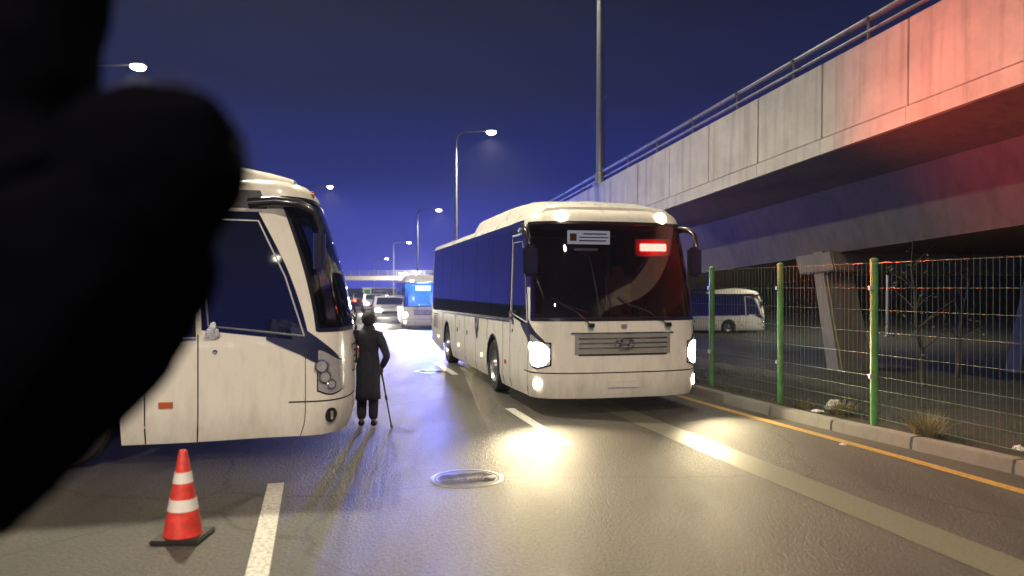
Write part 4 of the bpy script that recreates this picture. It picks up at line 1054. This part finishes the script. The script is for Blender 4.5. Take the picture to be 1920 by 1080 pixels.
# coat with sleeves
V = []; E = []
pel = av((0, 0, 0.86), (0.165, 0.135)); wa = av((0, 0.01, 1.02), (0.16, 0.13), pel); ch = av((0.0, 0.03, 1.22), (0.18, 0.14), wa); up_ = av((0.0, 0.045, 1.34), (0.13, 0.11), ch); co = av((0, 0.065, 1.405), (0.075, 0.075), up_)
for sg, sh, el, wr_ in ((1, (0.16, 0.03, 1.31), (0.285, 0.0, 1.02), (0.19, 0.12, 0.845)), (-1, (-0.16, 0.03, 1.31), (-0.21, 0.03, 1.04), (-0.165, 0.19, 0.915))):
    a = av(sh, 0.078, up_); m_ = av((Vector(sh) + Vector(el)) / 2, 0.066, a); b_ = av(el, 0.058, m_); c_ = av((Vector(el) + Vector(wr_)) / 2, 0.052, b_); av(wr_, 0.046, c_)
ct = skin('coat', V, E, M_COAT, pr)
loft('coat_skirt', [((0, 0.015, 1.14), 0.125, 0.10), ((0, 0.0, 1.02), 0.150, 0.125), ((0, 0, 0.85), 0.172, 0.15), ((0, 0, 0.65), 0.172, 0.158), ((0, 0, 0.50), 0.176, 0.16), ((0, 0, 0.40), 0.18, 0.16), ((0, 0, 0.395), 0.15, 0.13)], M_COAT, ct, wr=0.045, cap=True)
loft('collar', [((0, 0.055, 1.365), 0.105, 0.10), ((0, 0.065, 1.42), 0.085, 0.085), ((0, 0.07, 1.455), 0.082, 0.082), ((0, 0.07, 1.45), 0.066, 0.066)], M_COAT, ct, wr=0.02, cap=False)
for sg in (-1, 1):
    V = []; E = []
    a = av((sg * 0.085, 0, 0.55), 0.09); b_ = av((sg * 0.085, 0.01, 0.32), 0.078, a); av((sg * 0.085, -0.005, 0.09), 0.07, b_); skin('trouser_leg', V, E, M_TROU, pr)
    V = []; E = []
    a = av((sg * 0.09, -0.05, 0.05), 0.046); b_ = av((sg * 0.09, 0.05, 0.045), 0.046, a); av((sg * 0.095, 0.15, 0.038), 0.036, b_); skin('shoe', V, E, M_BLACK, pr)
# hair over the back and top of the head, with loose strands
b = bmesh.new(); bmesh.ops.create_uvsphere(b, u_segments=28, v_segments=18, radius=1)
rnd = random.Random(4)
for v in b.verts:
    c = v.co.copy(); q = 1 + 0.03 * math.sin(c.x * 17 + c.z * 9) + rnd.uniform(-0.012, 0.012)
    p = Vector((c.x * 0.098, c.y * 0.112, c.z * 0.118)) * q
    if c.y > 0.35: p.y = 0.35 * 0.112 + (p.y - 0.35 * 0.112) * 0.25
    v.co = p
me = bpy.data.meshes.new('hair'); b.to_mesh(me); b.free(); me.materials.append(M_HAIR); me.polygons.foreach_set('use_smooth', [True] * len(me.polygons))
ha = bpy.data.objects.new('hair', me); COL.objects.link(ha); ha.parent = pr; ha.location = (0, 0.075, 1.555)
for sg in (-1, 1):
    b = MB(); b.lathe([(0.001, 0.0), (0.02, 0.004), (0.028, 0.0), (0.02, -0.006), (0.001, -0.006)], 'x', 12, c=(sg * 0.098, 0.10, 1.52)); b.build('ear', M_SKIN, pr, True)
    b = MB(); b.lathe([(0.001, 0.0), (0.009, -0.004), (0.011, -0.010)], 'y', 10, c=(sg * 0.03, 0.205, 1.53)); b.build('eye', M_BAND, pr, True)
b = MB(); b.poly([(-0.012, 0.195, 1.485), (0.012, 0.195, 1.485), (0.005, 0.195, 1.535), (-0.005, 0.195, 1.535)], (0, 0.028, -0.006)); b.build('nose', M_SKIN, pr, bevel=0.004)
b = MB(); b.box((0, 0.192, 1.458), (0.045, 0.012, 0.010)); b.build('mouth', M_AMBER, pr, bevel=0.003)
tag(pr, 'person in a dark coat seen from behind, standing at the parked coach front', 'person')
# walking stick
st = empty('walking_stick', (PX, PY, 0))
h0 = Vector((0.165, 0.21, 0.765)); ft = Vector((0.365, -0.10, 0.0))
b = MB(); b.tube([h0, h0.lerp(ft, 0.5), ft], [0.013, 0.012, 0.010], 8); b.build('shaft', M_BLACK, st, True)
b = MB(); dd = (h0 - ft).normalized(); b.tube([h0, h0 + dd * 0.025, h0 + dd * 0.035 + Vector((0.0, -0.05, 0)), h0 + dd * 0.03 + Vector((0, -0.09, 0))], [0.014, 0.016, 0.015, 0.012], 8); b.build('handle', M_BLACK, st, True)
m_ = h0.lerp(ft, 0.47); b = MB(); b.prism(m_ - dd * 0.03, m_ + dd * 0.03, 0.020, n=10); b.build('clamp', M_BLACK, st)
b = MB(); b.prism(ft, ft + dd * 0.05, 0.018, 0.015, n=10); b.build('rubber_tip', M_RUB, st)
tag(st, 'thin dark walking stick slanting out from the person to the road', 'walking stick')

# ------------------------------------------------------------------ dark figure leaning into the picture close to the camera, on the median barrier
BH = 0.82
jb = empty('concrete_barrier', (-0.95, 0.2, 0))
for k in range(3):
    b = MB(); y0, y1 = -3.2 + k * 1.8, -3.2 + k * 1.8 + 1.78
    sec = [(-0.30, 0), (-0.30, 0.08), (-0.17, 0.30), (-0.13, BH), (0.13, BH), (0.17, 0.30), (0.30, 0.08), (0.30, 0)]
    vs = [(x + -0.26 * (yy), yy, z) for yy in (y0, y1) for x, z in sec]; m = 8
    b.add(vs, [(i, (i + 1) % m, m + (i + 1) % m, m + i) for i in range(m)] + [tuple(range(m))[::-1], tuple(range(m, 2 * m))]); b.build('barrier_block', M_KERB, jb, bevel=0.015)
tag(jb, 'grey concrete median barrier under the dark figure beside the viewer', 'barrier')
def q3(px, py, y=0.95): return Vector(((px - 960) / 1400 * y, y, 2 - (py - 540) / 1400 * y))
nr = empty('person', (-1.1, 0.95, BH))
off = -Vector((-1.1, 0.95, BH))
V = []; E = []
pel = av(Vector((-1.02, 0.97, 1.60)) + off, (0.13, 0.11)); wa = av(q3(-200, 900) + off, (0.12, 0.10), pel); ch = av(q3(-20, 700) + off, (0.13, 0.11), wa); up_ = av(q3(150, 520) + off, (0.10, 0.09), ch); nk = av(q3(235, 390) + off, 0.055, up_)
head(V, E, nk, q3(268, 310) + off, (0.35, 0.1, 1), (0.3, 1, 0))
for sg, sh, el, wr_ in ((1, q3(270, 500, 1.06), Vector((-0.80, 1.20, 1.70)), Vector((-1.02, 1.28, 1.55))), (-1, q3(60, 480, 0.92), q3(-60, 330, 0.98), q3(70, -190, 1.05))):
    a = av(Vector(sh) + off, 0.062, up_); m_ = av((Vector(sh) + Vector(el)) / 2 + off, 0.05, a); b_ = av(Vector(el) + off, 0.042, m_); w_ = av(Vector(wr_) + off, 0.027, b_)
    hand(V, E, w_, Vector(wr_) + off, Vector(wr_) - Vector(el), (0, 0, 1), (1, 0, 0))
for sg in (-1, 1):
    hip = av(Vector((-1.06 + sg * 0.085, 0.97, 1.55)) + off, 0.088, pel); kn = av(Vector((-1.10 + sg * 0.09, 1.0, 1.22)) + off, 0.058, hip); an = av(Vector((-1.12 + sg * 0.09, 0.93, BH + 0.085)) + off, 0.038, kn); to = av(Vector((-1.10 + sg * 0.09, 1.08, BH + 0.045)) + off, 0.036, an)
skin('body', V, E, M_SKIN, nr)
V = []; E = []
pel = av(Vector((-1.04, 0.97, 1.58)) + off, (0.17, 0.15)); wa = av(q3(-190, 900) + off, (0.20, 0.16), pel); ch = av(q3(-10, 700) + off, (0.195, 0.16), wa); up_ = av(q3(150, 520) + off, (0.135, 0.12), ch); nk = av(q3(262, 410) + off, (0.105, 0.10), up_); hd = av(q3(276, 340) + off, (0.118, 0.13), nk); tp = av(q3(282, 265) + off, (0.118, 0.13), hd); t2 = av(q3(282, 205) + off, (0.10, 0.11), tp); av(q3(280, 172) + off, (0.05, 0.06), t2)
for sg, sh, el, wr_ in ((1, q3(285, 500, 1.06), Vector((-0.80, 1.20, 1.70)), Vector((-1.00, 1.27, 1.565))), (-1, q3(60, 480, 0.92), q3(-50, 330, 0.98), q3(70, -170, 1.05))):
    k_ = 1.0 if sg > 0 else 2.0
    a = av(Vector(sh) + off, 0.085 * k_, up_); m_ = av((Vector(sh) + Vector(el)) / 2 + off, 0.075 * k_, a); b_ = av(Vector(el) + off, 0.075 * k_, m_); av(Vector(wr_) + off, 0.055 * k_, b_)
pk = skin('hooded_parka', V, E, M_PARKA, nr, sub=3)
from mathutils import noise as mnoise
for v in pk.data.vertices:
    d_ = mnoise.noise(v.co * 9.0) * 0.016 + mnoise.noise(v.co * 23.0) * 0.008
    v.co = v.co + v.normal * d_
rnd = random.Random(11); b = MB()
hc = q3(282, 300) + off
for k in range(520):                                   # fur trim round the hood rim
    a = rnd.uniform(0, 2 * math.pi); d = Vector((math.cos(a), rnd.uniform(-0.25, 0.25), math.sin(a))).normalized()
    p = hc + Vector((d.x * 0.106, d.y * 0.09 + 0.01, d.z * 0.088)); tip = p + d * rnd.uniform(0.010, 0.026) + Vector((rnd.uniform(-.01, .01), rnd.uniform(-.01, .01), rnd.uniform(-.01, .01)))
    sd_ = d.cross(Vector((0, 1, 0))).normalized() * 0.0022
    b.add([p - sd_, p + sd_, tip], [(0, 1, 2)])
b.build('fur_trim', M_COAT, pk, kind='stuff')
for sg in (-1, 1):
    V = []; E = []
    a = av(Vector((-1.06 + sg * 0.09, 0.97, 1.56)) + off, 0.105); b_ = av(Vector((-1.10 + sg * 0.09, 1.0, 1.22)) + off, 0.08, a); av(Vector((-1.12 + sg * 0.09, 0.93, BH + 0.10)) + off, 0.068, b_); skin('trouser_leg', V, E, M_TROU, nr)
    V = []; E = []
    a = av(Vector((-1.13 + sg * 0.09, 0.88, BH + 0.05)) + off, 0.047); b_ = av(Vector((-1.11 + sg * 0.09, 1.0, BH + 0.045)) + off, 0.046, a); av(Vector((-1.09 + sg * 0.09, 1.12, BH + 0.038)) + off, 0.036, b_); skin('shoe', V, E, M_BLACK, nr)
tag(nr, 'blurred dark hooded person close to the viewer at the left edge', 'person')

# lamp of the lot beyond the fence
street_lamp((15.6, 31.0, 0), 5.4, (-1.6, 0.2), 'low lamp lighting the lot with the far parked minibus', 1300, r=0.06)

# ------------------------------------------------------------------ thin haze volume added for glow around the lamps
HZ = MB(); HZ.box((-20, 120, 9.25), (160, 270, 20.5))
m = bpy.data.materials.new('haze_air'); m.use_nodes = True; n = m.node_tree; n.nodes.clear()
oo = n.nodes.new('ShaderNodeOutputMaterial'); pv = n.nodes.new('ShaderNodeVolumePrincipled')
pv.inputs['Color'].default_value = (0.75, 0.82, 1.0, 1); pv.inputs['Density'].default_value = 0.0004; pv.inputs['Anisotropy'].default_value = 0.6
n.links.new(pv.outputs[0], oo.inputs['Volume'])
hz = HZ.build('haze', m); hz['kind'] = 'stuff'; hz['label'] = 'thin haze added for glow around the lamps'; hz['category'] = 'haze'
S.cycles.volume_bounces = 0
